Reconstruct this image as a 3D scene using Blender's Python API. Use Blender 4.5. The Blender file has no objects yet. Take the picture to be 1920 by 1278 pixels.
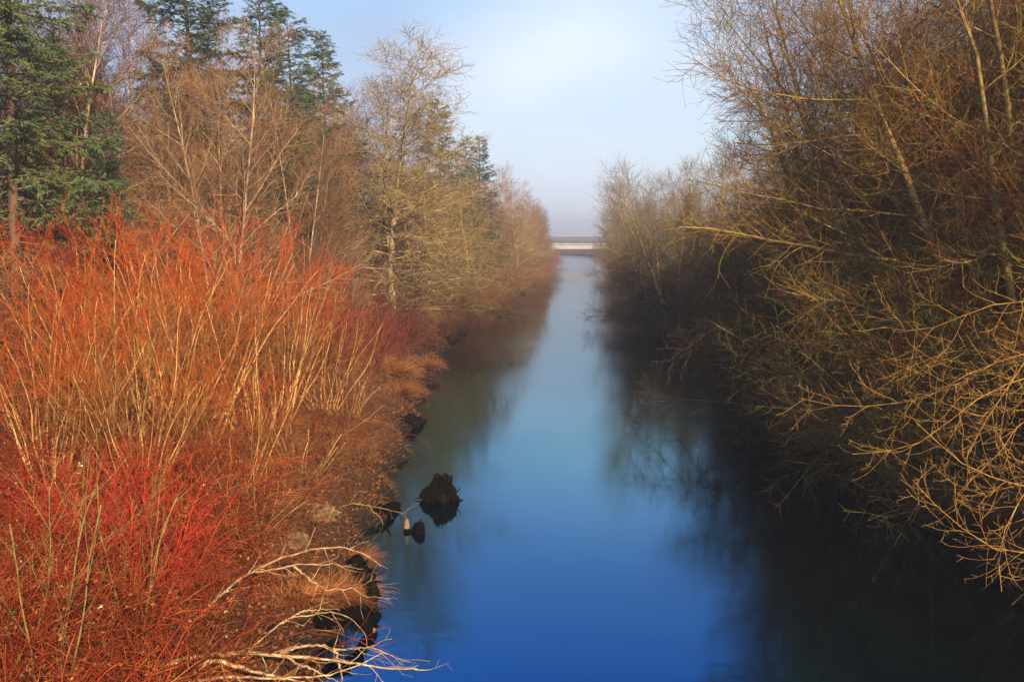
import bpy, math
import numpy as np
from mathutils import Vector, Matrix, Euler

R = math.radians
SC = bpy.context.scene
COL = SC.collection

# ------------------------------------------------------------------ camera
CAM_Z = 8.0
cam_d = bpy.data.cameras.new('camera')
cam_d.sensor_width = 36.0
cam_d.lens = 35.0
cam_d.clip_start = 0.1
cam_d.clip_end = 6000
cam = bpy.data.objects.new('camera', cam_d)
COL.objects.link(cam)
cam.location = (0, 0, CAM_Z)
CAM_ROT = Euler((R(90 - 5.78), 0, R(4.0)), 'XYZ')
cam.rotation_euler = CAM_ROT
SC.camera = cam

# ------------------------------------------------------------------ sky and sun
SUN_EL, SUN_AZ = R(24), R(152)            # azimuth clockwise from +Y: behind the camera, to its right
world = bpy.data.worlds.new('World')
SC.world = world
world.use_nodes = True
wt = world.node_tree
wt.nodes.clear()
w_out = wt.nodes.new('ShaderNodeOutputWorld')
w_bg = wt.nodes.new('ShaderNodeBackground')
w_bg.inputs['Strength'].default_value = 0.070
sky = wt.nodes.new('ShaderNodeTexSky')
sky.sky_type = 'NISHITA'
sky.sun_disc = False
sky.sun_elevation = SUN_EL
sky.sun_rotation = SUN_AZ
sky.air_density = 1.0
sky.dust_density = 0.6
sky.ozone_density = 2.0
# drifting mist high up: pale cloud mixed over the blue, thickest low down
tc = wt.nodes.new('ShaderNodeTexCoord')
sep = wt.nodes.new('ShaderNodeSeparateXYZ')
wt.links.new(tc.outputs['Generated'], sep.inputs[0])
mapn = wt.nodes.new('ShaderNodeMapping')
mapn.inputs['Scale'].default_value = (1.0, 1.0, 2.4)
mapn.inputs['Location'].default_value = (0.35, 0.1, 0.22)
wt.links.new(tc.outputs['Generated'], mapn.inputs[0])
nz = wt.nodes.new('ShaderNodeTexNoise')
nz.inputs['Scale'].default_value = 3.8
nz.inputs['Detail'].default_value = 7
nz.inputs['Roughness'].default_value = 0.5
wt.links.new(mapn.outputs[0], nz.inputs['Vector'])
ramp = wt.nodes.new('ShaderNodeMapRange')
ramp.inputs['From Min'].default_value = 0.38
ramp.inputs['From Max'].default_value = 0.66
wt.links.new(nz.outputs['Fac'], ramp.inputs['Value'])
elev = wt.nodes.new('ShaderNodeMapRange')          # more mist near the horizon
elev.interpolation_type = 'SMOOTHSTEP'
elev.inputs['From Min'].default_value = 0.02
elev.inputs['From Max'].default_value = 0.42
elev.inputs['To Min'].default_value = 1.0
elev.inputs['To Max'].default_value = 0.0
wt.links.new(sep.outputs['Z'], elev.inputs['Value'])
mul = wt.nodes.new('ShaderNodeMath'); mul.operation = 'MULTIPLY_ADD'
wt.links.new(ramp.outputs[0], mul.inputs[0])
mul.inputs[1].default_value = 0.85
mul.inputs[2].default_value = 0.2
mul2 = wt.nodes.new('ShaderNodeMath'); mul2.operation = 'MULTIPLY'
wt.links.new(mul.outputs[0], mul2.inputs[0])
wt.links.new(elev.outputs[0], mul2.inputs[1])
wmix = wt.nodes.new('ShaderNodeMix'); wmix.data_type = 'RGBA'
wt.links.new(mul2.outputs[0], wmix.inputs['Factor'])
wt.links.new(sky.outputs[0], wmix.inputs['A'])
n3 = wt.nodes.new('ShaderNodeTexNoise'); n3.inputs['Scale'].default_value = 5.5; n3.inputs['Detail'].default_value = 6; n3.inputs['Distortion'].default_value = .5
wt.links.new(mapn.outputs[0], n3.inputs['Vector'])
r3 = wt.nodes.new('ShaderNodeMapRange'); r3.inputs['From Min'].default_value = .36; r3.inputs['From Max'].default_value = .66
wt.links.new(n3.outputs['Fac'], r3.inputs['Value'])
cm3 = wt.nodes.new('ShaderNodeMix'); cm3.data_type = 'RGBA'
wt.links.new(r3.outputs[0], cm3.inputs['Factor'])
cm3.inputs['A'].default_value = (2.9, 3.15, 4.6, 1); cm3.inputs['B'].default_value = (4.2, 4.6, 6.2, 1)
wt.links.new(cm3.outputs['Result'], wmix.inputs['B'])
# a brighter bank of sunlit mist low over the far river
gd = wt.nodes.new('ShaderNodeVectorMath'); gd.operation = 'DOT_PRODUCT'
wt.links.new(tc.outputs['Generated'], gd.inputs[0])
gd.inputs[1].default_value = (0.01, 0.9945, 0.104)
gr = wt.nodes.new('ShaderNodeMapRange'); gr.interpolation_type = 'SMOOTHERSTEP'
gr.inputs['From Min'].default_value = 0.972; gr.inputs['From Max'].default_value = 1.0
wt.links.new(gd.outputs['Value'], gr.inputs['Value'])
gm = wt.nodes.new('ShaderNodeMath'); gm.operation = 'MULTIPLY'
wt.links.new(gr.outputs[0], gm.inputs[0])
gn = wt.nodes.new('ShaderNodeMapRange'); gn.inputs['From Min'].default_value = .30; gn.inputs['From Max'].default_value = .70
gn.inputs['To Min'].default_value = .30; gn.inputs['To Max'].default_value = 1.0
wt.links.new(nz.outputs['Fac'], gn.inputs['Value']); wt.links.new(gn.outputs[0], gm.inputs[1])
gx = wt.nodes.new('ShaderNodeMix'); gx.data_type = 'RGBA'
wt.links.new(gm.outputs[0], gx.inputs['Factor']); wt.links.new(wmix.outputs['Result'], gx.inputs['A'])
gx.inputs['B'].default_value = (5.7, 6.6, 7.5, 1)
wt.links.new(gx.outputs['Result'], w_bg.inputs['Color'])
wt.links.new(w_bg.outputs[0], w_out.inputs[0])

sun_d = bpy.data.lights.new('sun', 'SUN')
sun_d.energy = 5.0
sun_d.angle = R(0.55)
sun_d.color = (1.0, 0.77, 0.49)
sun = bpy.data.objects.new('sun', sun_d)
COL.objects.link(sun)
to_sun = Vector((math.sin(SUN_AZ) * math.cos(SUN_EL), math.cos(SUN_AZ) * math.cos(SUN_EL), math.sin(SUN_EL)))
sun.rotation_euler = to_sun.to_track_quat('Z', 'Y').to_euler()
sun.location = (30, -60, 60)

SC.view_settings.view_transform = 'Standard'
SC.view_settings.look = 'None'
SC.view_settings.gamma = 1
SC.view_settings.exposure = 1.2
try:
    SC.view_settings.use_curve_mapping = False
except Exception:
    pass
SC.render.engine = 'CYCLES'
SC.cycles.use_denoising = True
SC.cycles.max_bounces = 6
SC.cycles.diffuse_bounces = 2
SC.cycles.glossy_bounces = 2
SC.cycles.volume_bounces = 0
SC.cycles.transparent_max_bounces = 4

# ------------------------------------------------------------------ helpers
CM = CAM_ROT.to_matrix()
def at(px, py, Y):
    """world point at world depth Y seen in photograph pixel (px, py)"""
    d = CM @ Vector(((px - 960) / 1866.67, (639 - py) / 1866.67, -1))
    t = Y / d.y
    return np.array((d.x * t, Y, CAM_Z + d.z * t))
def at_z(px, py, z):
    d = CM @ Vector(((px - 960) / 1866.67, (639 - py) / 1866.67, -1))
    t = (z - CAM_Z) / d.z
    return np.array((d.x * t, d.y * t, z))

def nrm(v):
    return v / np.maximum(np.linalg.norm(v, axis=-1, keepdims=True), 1e-9)

def plen(P):
    return np.linalg.norm(np.diff(P, axis=1), axis=2).sum(1)

def walk(rng, p0, d0, L, K, wig, up0=0.0, up1=0.0):
    """polylines from points p0 along d0, length L, K points, wiggle and a vertical pull that changes along the way"""
    N = len(p0)
    P = np.zeros((N, K, 3)); P[:, 0] = p0
    d = nrm(d0.copy())
    st = (L / (K - 1))[:, None]
    up0 = np.broadcast_to(up0, (N,)); up1 = np.broadcast_to(up1, (N,))
    for k in range(1, K):
        f = k / (K - 1)
        P[:, k] = P[:, k - 1] + d * st
        d = d + rng.normal(0, wig, (N, 3))
        d[:, 2] += up0 * (1 - f) + up1 * f
        d = nrm(d)
    return P

def ev(f, t):
    return f(t) if callable(f) else np.full_like(t, f)

def grow(rng, P, Rd, n, t0=.15, t1=1.0, ang=45, angj=10, L=.5, Labs=False, K=5, wig=.1, up0=0., up1=0.,
         rr=.6, rmax=9., rmin=.004, rtip=.3, per_len=False, bias=None, flat=0., tp=1.0):
    N, KP = P.shape[:2]
    PL = plen(P)
    cnt = np.maximum(0, rng.poisson(n * PL)) if per_len else np.full(N, int(n))
    idx = np.repeat(np.arange(N), cnt)
    M = len(idx)
    first = np.repeat(np.cumsum(cnt) - cnt, cnt)
    o = np.arange(M) - first
    t = (o + rng.uniform(0, 1, M)) / np.maximum(1, cnt[idx])
    t = t0 + (t1 - t0) * t ** tp
    s = np.clip(t * (KP - 1), 0, KP - 1.001); i = s.astype(int); f = (s - i)[:, None]
    p = P[idx, i] * (1 - f) + P[idx, i + 1] * f
    rad = Rd[idx, i] * (1 - f[:, 0]) + Rd[idx, i + 1] * f[:, 0]
    T = nrm(P[idx, i + 1] - P[idx, i])
    ref = np.where(np.abs(T[:, 2:3]) > .9, np.array([[1., 0, 0]]), np.array([[0, 0, 1.]]))
    U = nrm(np.cross(T, ref)); V = np.cross(T, U)
    az = o * 2.39996 + np.repeat(rng.uniform(0, 6.28, N), cnt) + rng.normal(0, .5, M)
    if flat:
        side = np.where(o % 2 == 0, 0., math.pi)
        az = np.where(rng.uniform(0, 1, M) < flat, side + rng.normal(0, .35, M), az)
    a = np.radians(ev(ang, t) + rng.normal(0, angj, M))
    d = T * np.cos(a)[:, None] + (U * np.cos(az)[:, None] + V * np.sin(az)[:, None]) * np.sin(a)[:, None]
    ln = ev(L, t) * (1 if Labs else PL[idx]) * rng.uniform(.65, 1.3, M)
    if bias is not None:
        h = nrm(d[:, :2] + 1e-6)
        ln = ln * np.clip(1 + h @ np.array(bias), .25, 2.2)
    r0 = np.clip(rad * rr, rmin, rmax)
    C = walk(rng, p, d, ln, K, wig, ev(up0, t), ev(up1, t))
    k = np.linspace(0, 1, K)[None]
    return C, np.maximum(rmin * .7, r0[:, None] * (1 - (1 - rtip) * k))

class MB:
    """collects tubes and leaf blades into one mesh"""
    def __init__(s):
        s.v, s.q, s.mi, s.n = [], [], [], 0
    def tubes(s, P, Rd, S=3, m=0, cap=False):
        N, K = P.shape[:2]
        if N == 0: return s
        T = np.empty_like(P)
        T[:, 1:-1] = P[:, 2:] - P[:, :-2]; T[:, 0] = P[:, 1] - P[:, 0]; T[:, -1] = P[:, -1] - P[:, -2]
        T = nrm(T)
        mean = nrm(P[:, -1] - P[:, 0])
        ax = np.argmin(np.abs(mean), axis=1)
        ref = np.eye(3)[ax][:, None, :]
        U = nrm(ref - (ref * T).sum(2, keepdims=True) * T); V = np.cross(T, U)
        a = np.arange(S) * 2 * math.pi / S
        ring = P[:, :, None, :] + Rd[:, :, None, None] * (U[:, :, None, :] * np.cos(a)[None, None, :, None] + V[:, :, None, :] * np.sin(a)[None, None, :, None])
        base = s.n + (np.arange(N) * K * S)[:, None, None] + (np.arange(K - 1) * S)[None, :, None]
        j = np.arange(S)[None, None]; j2 = (np.arange(S) + 1) % S; j2 = j2[None, None]
        q = np.stack([base + j, base + j2, base + S + j2, base + S + j], -1).reshape(-1, 4)
        s.v.append(ring.reshape(-1, 3)); s.q.append(q); s.mi.append(np.full(len(q), m)); s.n += N * K * S
        return s
    def blades(s, p, d, L, W, rng, m=0, droop=0.):
        """diamond-shaped leaf blades"""
        N = len(p)
        if N == 0: return s
        d = nrm(d)
        sd = nrm(np.cross(d, rng.normal(0, 1, (N, 3))))
        L = np.broadcast_to(L, (N,))[:, None]; W = np.broadcast_to(W, (N,))[:, None]
        mid = p + d * L * .45
        tip = p + d * L; tip[:, 2] -= droop * L[:, 0]
        v = np.stack([p, mid + sd * W, tip, mid - sd * W], 1).reshape(-1, 3)
        q = s.n + np.arange(N * 4).reshape(N, 4)
        s.v.append(v); s.q.append(q); s.mi.append(np.full(N, m)); s.n += N * 4
        return s
    def grid(s, G, m=0):
        a, b = G.shape[:2]
        i = s.n + np.arange(a * b).reshape(a, b)
        q = np.stack([i[:-1, :-1], i[1:, :-1], i[1:, 1:], i[:-1, 1:]], -1).reshape(-1, 4)
        s.v.append(G.reshape(-1, 3)); s.q.append(q); s.mi.append(np.full(len(q), m)); s.n += a * b
        return s
    def box(s, lo, hi, m=0):
        x0, y0, z0 = lo; x1, y1, z1 = hi
        v = np.array([(x0,y0,z0),(x1,y0,z0),(x1,y1,z0),(x0,y1,z0),(x0,y0,z1),(x1,y0,z1),(x1,y1,z1),(x0,y1,z1)], float)
        q = s.n + np.array([(0,3,2,1),(4,5,6,7),(0,1,5,4),(1,2,6,5),(2,3,7,6),(3,0,4,7)])
        s.v.append(v); s.q.append(q); s.mi.append(np.full(6, m)); s.n += 8
        return s
    def mesh(s, name, mats, smooth=True):
        me = bpy.data.meshes.new(name)
        v = np.concatenate(s.v).astype(np.float32); q = np.concatenate(s.q).astype(np.int32); mi = np.concatenate(s.mi).astype(np.int32)
        me.vertices.add(len(v)); me.vertices.foreach_set('co', v.ravel())
        me.loops.add(len(q) * 4); me.loops.foreach_set('vertex_index', q.ravel())
        me.polygons.add(len(q)); me.polygons.foreach_set('loop_start', np.arange(len(q), dtype=np.int32) * 4)
        me.polygons.foreach_set('material_index', mi)
        me.polygons.foreach_set('use_smooth', np.full(len(q), smooth))
        for m in (mats if isinstance(mats, (list, tuple)) else [mats]): me.materials.append(m)
        me.update(calc_edges=True)
        global TRIS
        TRIS += len(q) * 2
        return me
TRIS = 0

def link(name, me, parent=None, **props):
    o = bpy.data.objects.new(name, me); COL.objects.link(o)
    if parent is not None: o.parent = parent
    for k, v in props.items(): o[k] = v
    return o

def thing(name, label, cat, loc=(0, 0, 0), rz=0., scale=1., group=None, tilt=(0, 0)):
    o = bpy.data.objects.new(name, None); COL.objects.link(o)
    o.empty_display_size = .3
    o.location = loc; o.rotation_euler = (tilt[0], tilt[1], rz)
    o.scale = (scale, scale, scale) if np.isscalar(scale) else scale
    o['label'] = label; o['category'] = cat
    if group: o['group'] = group
    return o

def place(proto, name, label, cat, loc, rz=0., scale=1., group=None, tilt=(0, 0), mats=None):
    """a new copy of a kind: its Empty and a copy of each part, meshes shared; mats swaps materials by part name"""
    root = thing(name, label, cat, loc, rz, scale, group, tilt)
    for pname, me, kind in proto:
        o = link(pname, me, root)
        if kind: o['kind'] = kind
        if mats and pname in mats:
            for sl, m in zip(o.material_slots, mats[pname] if isinstance(mats[pname], (list, tuple)) else [mats[pname]]):
                sl.link = 'OBJECT'; sl.material = m
    return root

# ------------------------------------------------------------------ materials
def nodes(name):
    m = bpy.data.materials.new(name); m.use_nodes = True
    nt = m.node_tree; b = nt.nodes['Principled BSDF']
    return m, nt, b

def bark(name, c1, c2, moss=None, moss_amt=.5, scale=6., rough=.85, moss_scale=1.6, var=.25, stretch=1.0):
    """two barks mottled together, patches of moss or lichen, slight change from plant to plant"""
    m, nt, b = nodes(name)
    N, Lk = nt.nodes.new, nt.links.new
    tc = N('ShaderNodeTexCoord')
    mp = N('ShaderNodeMapping'); mp.inputs['Scale'].default_value = (1, 1, stretch)
    Lk(tc.outputs['Object'], mp.inputs[0])
    n1 = N('ShaderNodeTexNoise'); n1.inputs['Scale'].default_value = scale; n1.inputs['Detail'].default_value = 3
    Lk(mp.outputs[0], n1.inputs['Vector'])
    r1 = N('ShaderNodeMapRange'); r1.inputs['From Min'].default_value = .36; r1.inputs['From Max'].default_value = .64
    Lk(n1.outputs['Fac'], r1.inputs['Value'])
    mx = N('ShaderNodeMix'); mx.data_type = 'RGBA'
    Lk(r1.outputs[0], mx.inputs['Factor'])
    mx.inputs['A'].default_value = (*c1, 1); mx.inputs['B'].default_value = (*c2, 1)
    last = mx.outputs['Result']
    if moss:
        n2 = N('ShaderNodeTexNoise'); n2.inputs['Scale'].default_value = moss_scale; n2.inputs['Detail'].default_value = 4
        Lk(tc.outputs['Object'], n2.inputs['Vector'])
        r2 = N('ShaderNodeMapRange'); r2.inputs['From Min'].default_value = .62 - .3 * moss_amt; r2.inputs['From Max'].default_value = .78 - .3 * moss_amt
        Lk(n2.outputs['Fac'], r2.inputs['Value'])
        m2 = N('ShaderNodeMix'); m2.data_type = 'RGBA'
        Lk(r2.outputs[0], m2.inputs['Factor']); Lk(last, m2.inputs['A']); m2.inputs['B'].default_value = (*moss, 1)
        last = m2.outputs['Result']
    oi = N('ShaderNodeObjectInfo')
    hs = N('ShaderNodeHueSaturation')
    v = N('ShaderNodeMapRange'); v.inputs['To Min'].default_value = 1 - var; v.inputs['To Max'].default_value = 1 + var
    Lk(oi.outputs['Random'], v.inputs['Value']); Lk(v.outputs[0], hs.inputs['Value'])
    Lk(last, hs.inputs['Color'])
    Lk(hs.outputs[0], b.inputs['Base Color'])
    b.inputs['Roughness'].default_value = rough
    b.inputs['Specular IOR Level'].default_value = .03
    return m

M = {}
M['alder_bark'] = bark('alder_bark', (.30, .22, .15), (.16, .10, .06), (.26, .24, .10), .25, 5)
M['alder_twig'] = bark('alder_twig', (.24, .13, .065), (.14, .07, .04), None, 0, 2)
M['brown_twig'] = bark('brown_twig', (.18, .085, .05), (.10, .05, .032), None, 0, 2)
M['pale_bark'] = bark('pale_bark', (.46, .34, .23), (.22, .14, .08), (.24, .22, .08), .3, 3, stretch=.5)
M['lichen_twig'] = bark('lichen_twig', (.33, .23, .11), (.19, .12, .06), (.34, .29, .12), .4, 3)
M['round_twig'] = bark('round_twig', (.27, .215, .125), (.13, .095, .06), (.34, .30, .14), .4, 3)
M['rust_twig'] = bark('rust_twig', (.30, .11, .03), (.15, .055, .02), (.26, .19, .045), .3, 1.2)
M['limb_bark'] = bark('limb_bark', (.40, .28, .16), (.22, .13, .07), (.26, .22, .09), .3, 3)
M['moss_twig'] = bark('moss_twig', (.24, .17, .07), (.14, .085, .04), (.27, .235, .075), .45, 3)
M['grey_twig'] = bark('grey_twig', (.20, .15, .10), (.11, .075, .05), (.22, .20, .10), .3, 3)
M['gold_bark'] = bark('gold_bark', (.34, .22, .09), (.16, .09, .04), (.22, .20, .05), .4, 5)
M['gold_twig'] = bark('gold_twig', (.26, .13, .03), (.11, .05, .015), (.23, .19, .04), .5, 1.5)
M['near_twig'] = bark('near_twig', (.36, .19, .05), (.19, .09, .025), (.30, .26, .07), .25, 7, moss_scale=6)
M['shaded_twig'] = bark('shaded_twig', (.10, .06, .025), (.05, .03, .015), (.10, .095, .025), .45, 2)  # shade of the low right bank put into the bark and moss colours
M['willow_stem'] = bark('willow_stem', (.52, .32, .13), (.30, .14, .05), (.20, .12, .03), .2, 3)
M['willow_twig'] = bark('willow_twig', (.30, .105, .022), (.11, .038, .013), (.32, .165, .04), .35, 1.0, var=.4)
M['bank_cane'] = bark('bank_cane', (.20, .085, .032), (.09, .036, .016), (.24, .13, .04), .3, 2)
M['red_twig'] = bark('red_twig', (.34, .034, .015), (.22, .028, .016), None, 0, 2)
M['purple_twig'] = bark('purple_twig', (.15, .036, .024), (.085, .024, .02), None, 0, 2)
M['bramble_cane'] = bark('bramble_cane', (.25, .036, .011), (.095, .018, .008), (.32, .115, .03), .3, 1.2, var=.45)
M['dead_pale'] = bark('dead_pale', (.38, .25, .135), (.19, .10, .05), (.34, .33, .17), .35, 9, moss_scale=5)
M['sapling'] = bark('sapling', (.24, .17, .06), (.13, .08, .03), (.20, .19, .06), .3, 4)
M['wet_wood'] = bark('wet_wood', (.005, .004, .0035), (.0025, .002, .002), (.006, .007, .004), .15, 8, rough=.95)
M['cut_wood'] = bark('cut_wood', (.30, .19, .12), (.15, .09, .055), None, 0, 9)
M['stone'] = bark('stone', (.21, .125, .07), (.09, .058, .036), (.07, .06, .025), .25, 9, moss_scale=5)
M['needles'] = bark('needles', (.040, .075, .026), (.070, .085, .030), (.10, .115, .055), .4, 1.3, moss_scale=2.5)
M['needles_pale'] = bark('needles_pale', (.055, .095, .050), (.035, .065, .035), (.12, .14, .085), .35, 1.3, moss_scale=2.5)
M['conifer_bark'] = bark('conifer_bark', (.10, .065, .045), (.055, .036, .026), None, 0, 4, stretch=.3)
M['leaf_green'] = bark('leaf_green', (.05, .09, .025), (.09, .11, .03), None, 0, 3, rough=.4)
M['leaf_pale'] = bark('leaf_pale', (.46, .39, .26), (.27, .20, .11), None, 0, 3, rough=.5)
M['dead_leaf'] = bark('dead_leaf', (.24, .10, .035), (.14, .06, .025), None, 0, 3)
M['dead_grass'] = bark('dead_grass', (.36, .15, .05), (.17, .065, .028), None, 0, 1.5)
M['bank_grass'] = bark('bank_grass', (.15, .060, .026), (.060, .028, .017), (.055, .06, .02), .2, .9)
M['concrete'] = bark('concrete', (.36, .35, .35), (.27, .27, .27), None, 0, .6, var=.02)
M['steel'] = bark('steel', (.10, .10, .12), (.07, .07, .085), None, 0, 1, var=.02)
M['far_twig'] = bark('far_twig', (.13, .10, .085), (.09, .07, .06), None, 0, .2)

def age_tint(m, young, lo, hi):
    """young growth higher up the plant has its own colour"""
    nt = m.node_tree; b = nt.nodes['Principled BSDF']; N, Lk = nt.nodes.new, nt.links.new
    src = b.inputs['Base Color'].links[0].from_socket
    tc = N('ShaderNodeTexCoord'); sx = N('ShaderNodeSeparateXYZ'); Lk(tc.outputs['Object'], sx.inputs[0])
    nz = N('ShaderNodeTexNoise'); nz.inputs['Scale'].default_value = 1.1; Lk(tc.outputs['Object'], nz.inputs['Vector'])
    ad = N('ShaderNodeMath'); ad.operation = 'MULTIPLY_ADD'; ad.inputs[1].default_value = 3.0; Lk(nz.outputs['Fac'], ad.inputs[0]); Lk(sx.outputs['Z'], ad.inputs[2])
    mr = N('ShaderNodeMapRange'); mr.inputs['From Min'].default_value = lo + 1.5; mr.inputs['From Max'].default_value = hi + 1.5; Lk(ad.outputs[0], mr.inputs['Value'])
    mx = N('ShaderNodeMix'); mx.data_type = 'RGBA'; Lk(mr.outputs[0], mx.inputs['Factor']); Lk(src, mx.inputs['A']); mx.inputs['B'].default_value = (*young, 1)
    Lk(mx.outputs['Result'], b.inputs['Base Color'])
age_tint(M['willow_twig'], (.36, .053, .008), 4.0, 7.0)

def ground_mat():
    m, nt, b = nodes('bank_soil'); N, Lk = nt.nodes.new, nt.links.new
    tc = N('ShaderNodeTexCoord')
    n1 = N('ShaderNodeTexNoise'); n1.inputs['Scale'].default_value = .5; n1.inputs['Detail'].default_value = 8; n1.inputs['Roughness'].default_value = .65
    n2 = N('ShaderNodeTexNoise'); n2.inputs['Scale'].default_value = 9; n2.inputs['Detail'].default_value = 6
    Lk(tc.outputs['Object'], n1.inputs['Vector']); Lk(tc.outputs['Object'], n2.inputs['Vector'])
    cr = N('ShaderNodeValToRGB')
    e = cr.color_ramp.elements
    e[0].position = .3; e[0].color = (.035, .018, .012, 1)
    e[1].position = .72; e[1].color = (.15, .065, .03, 1)
    x = e.new(.52); x.color = (.085, .035, .018, 1)
    mx = N('ShaderNodeMath'); mx.operation = 'MULTIPLY_ADD'; mx.inputs[1].default_value = .5; mx.inputs[2].default_value = 0
    Lk(n2.outputs['Fac'], mx.inputs[0])
    ad = N('ShaderNodeMath'); ad.operation = 'MULTIPLY_ADD'; ad.inputs[1].default_value = .5
    Lk(n1.outputs['Fac'], ad.inputs[0]); Lk(mx.outputs[0], ad.inputs[2])
    Lk(ad.outputs[0], cr.inputs[0])
    sx = N('ShaderNodeSeparateXYZ'); Lk(tc.outputs['Object'], sx.inputs[0])
    wet = N('ShaderNodeMapRange'); wet.inputs['From Min'].default_value = .25; wet.inputs['From Max'].default_value = .95
    Lk(sx.outputs['Z'], wet.inputs['Value'])
    wm = N('ShaderNodeMix'); wm.data_type = 'RGBA'; wm.inputs['A'].default_value = (.014, .010, .008, 1)
    Lk(wet.outputs[0], wm.inputs['Factor']); Lk(cr.outputs[0], wm.inputs['B'])
    Lk(wm.outputs['Result'], b.inputs['Base Color'])
    b.inputs['Roughness'].default_value = .95; b.inputs['Specular IOR Level'].default_value = .1
    bp = N('ShaderNodeBump'); bp.inputs['Strength'].default_value = .7; bp.inputs['Distance'].default_value = .08
    Lk(n2.outputs['Fac'], bp.inputs['Height']); Lk(bp.outputs[0], b.inputs['Normal'])
    return m
M['soil'] = ground_mat()

def water_mat():
    m, nt, b = nodes('river_water'); N, Lk = nt.nodes.new, nt.links.new
    nt.nodes.remove(b)
    out = nt.nodes['Material Output']
    tc = N('ShaderNodeTexCoord')
    mp = N('ShaderNodeMapping'); mp.inputs['Scale'].default_value = (.7, 1.6, 1)
    Lk(tc.outputs['Object'], mp.inputs[0])
    n1 = N('ShaderNodeTexNoise'); n1.inputs['Scale'].default_value = 1.5; n1.inputs['Detail'].default_value = 3
    Lk(mp.outputs[0], n1.inputs['Vector'])
    n2 = N('ShaderNodeTexNoise'); n2.inputs['Scale'].default_value = .12; n2.inputs['Detail'].default_value = 2
    Lk(tc.outputs['Object'], n2.inputs['Vector'])
    bp = N('ShaderNodeBump'); bp.inputs['Strength'].default_value = .07; bp.inputs['Distance'].default_value = .05
    Lk(n1.outputs['Fac'], bp.inputs['Height'])
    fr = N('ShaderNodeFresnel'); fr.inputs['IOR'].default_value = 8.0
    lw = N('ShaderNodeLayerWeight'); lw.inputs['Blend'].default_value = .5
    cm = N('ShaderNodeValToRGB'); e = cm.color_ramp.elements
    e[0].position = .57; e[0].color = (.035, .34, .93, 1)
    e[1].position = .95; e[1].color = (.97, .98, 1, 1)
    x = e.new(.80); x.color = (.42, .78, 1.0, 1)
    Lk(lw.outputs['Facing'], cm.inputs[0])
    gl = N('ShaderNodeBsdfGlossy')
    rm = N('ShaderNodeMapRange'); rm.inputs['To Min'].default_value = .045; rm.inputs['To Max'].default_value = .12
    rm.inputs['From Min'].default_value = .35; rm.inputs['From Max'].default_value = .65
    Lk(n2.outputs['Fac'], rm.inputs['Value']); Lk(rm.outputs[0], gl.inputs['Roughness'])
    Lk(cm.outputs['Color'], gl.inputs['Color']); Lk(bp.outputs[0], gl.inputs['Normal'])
    df = N('ShaderNodeBsdfDiffuse'); df.inputs['Color'].default_value = (.0008, .002, .004, 1)
    ms = N('ShaderNodeMixShader')
    Lk(fr.outputs[0], ms.inputs[0]); Lk(df.outputs[0], ms.inputs[1]); Lk(gl.outputs[0], ms.inputs[2])
    Lk(ms.outputs[0], out.inputs['Surface'])
    return m
M['water'] = water_mat()

# ------------------------------------------------------------------ the river, its banks and the ground
YL = [-90, 0, 14, 18, 22, 27, 33, 43, 60, 80, 115, 157, 250, 375, 420, 1600]
XL = [-5.0, -4.6, -4.6, -4.7, -5.2, -5.7, -6.3, -7.5, -9.2, -10.3, -10.3, -8.4, -8.2, -11, -12, -12]
YR = [-90, 0, 20, 30, 45, 60, 83, 100, 150, 250, 375, 420, 1600]
XR = [10, 10, 10, 9.4, 9.4, 9.6, 8.8, 8.0, 7.0, 6.5, 9, 12, 12]
def bend(y):
    y = np.asarray(y, float)
    return -np.maximum(0, y - 420) ** 2 * .0012
def wob(y, ph):
    return .25 * np.sin(y * .9 + ph) + .18 * np.sin(y * 2.3 + 2 * ph)
def xl(y): return np.interp(y, YL, XL) + bend(y) + wob(y, .4)
def xr(y): return np.interp(y, YR, XR) + bend(y) + wob(y, 2.)

def bumps(x, y):
    return (.22 * np.sin(x * .9 + 1.3 * np.sin(y * .5)) * np.sin(y * .8 + .7) + .12 * np.sin(x * 2.3 + y * 1.1) * np.sin(y * 2.1 - x * .6)
            + .06 * np.sin(x * 5.1 - y * 3.7) + .35 * np.sin(x * .23 + 2) * np.sin(y * .19 + 1))
def bank_h(s, x, y):
    """height of the bank at s metres inland of the waterline"""
    prof = np.interp(s, [-3.5, -1.2, 0, .5, 1.2, 3, 7, 14, 40, 120, 1500], [-1.4, -.7, 0., .55, .9, 1.25, 1.8, 2.3, 2.9, 4, 14])
    amp = np.clip(s / 2.5, 0, 1) * np.interp(s, [0, 60, 200], [1, 1, .3])
    return prof + bumps(x, y) * amp
def gz(x, y):
    sl = xl(y) - x; sr = x - xr(y)
    return float(bank_h(np.maximum(sl, sr), x, y))

ys = np.concatenate([np.arange(-90, 4, 6), np.arange(4, 60, .5), np.arange(60, 130, 1.2), np.arange(130, 430, 5), np.geomspace(430, 1600, 50)])
sp = np.concatenate([[-1.2], np.arange(0, 4, .35), np.arange(4, 16, .8), np.geomspace(16, 1400, 34)])
Yg, Sg = np.meshgrid(ys, sp, indexing='ij')
XLg = xl(Yg) - Sg; XRg = xr(Yg) + Sg
GL = np.stack([XLg, Yg, bank_h(Sg, XLg, Yg)], -1)[:, ::-1]
GR = np.stack([XRg, Yg, bank_h(Sg, XRg, Yg)], -1)
cx = (xl(ys) + xr(ys)) / 2
GC = np.stack([cx, ys, np.full_like(ys, -1.5)], -1)[:, None]
G = np.concatenate([GL, GC, GR], 1)
link('ground', MB().grid(G[:, ::-1]).mesh('ground', M['soil']), kind='structure')
wx = np.stack([xl(ys) - 1.1, xr(ys) + 1.1], 1)
W = np.stack([wx, np.repeat(ys[:, None], 2, 1), np.zeros_like(wx)], -1)
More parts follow.
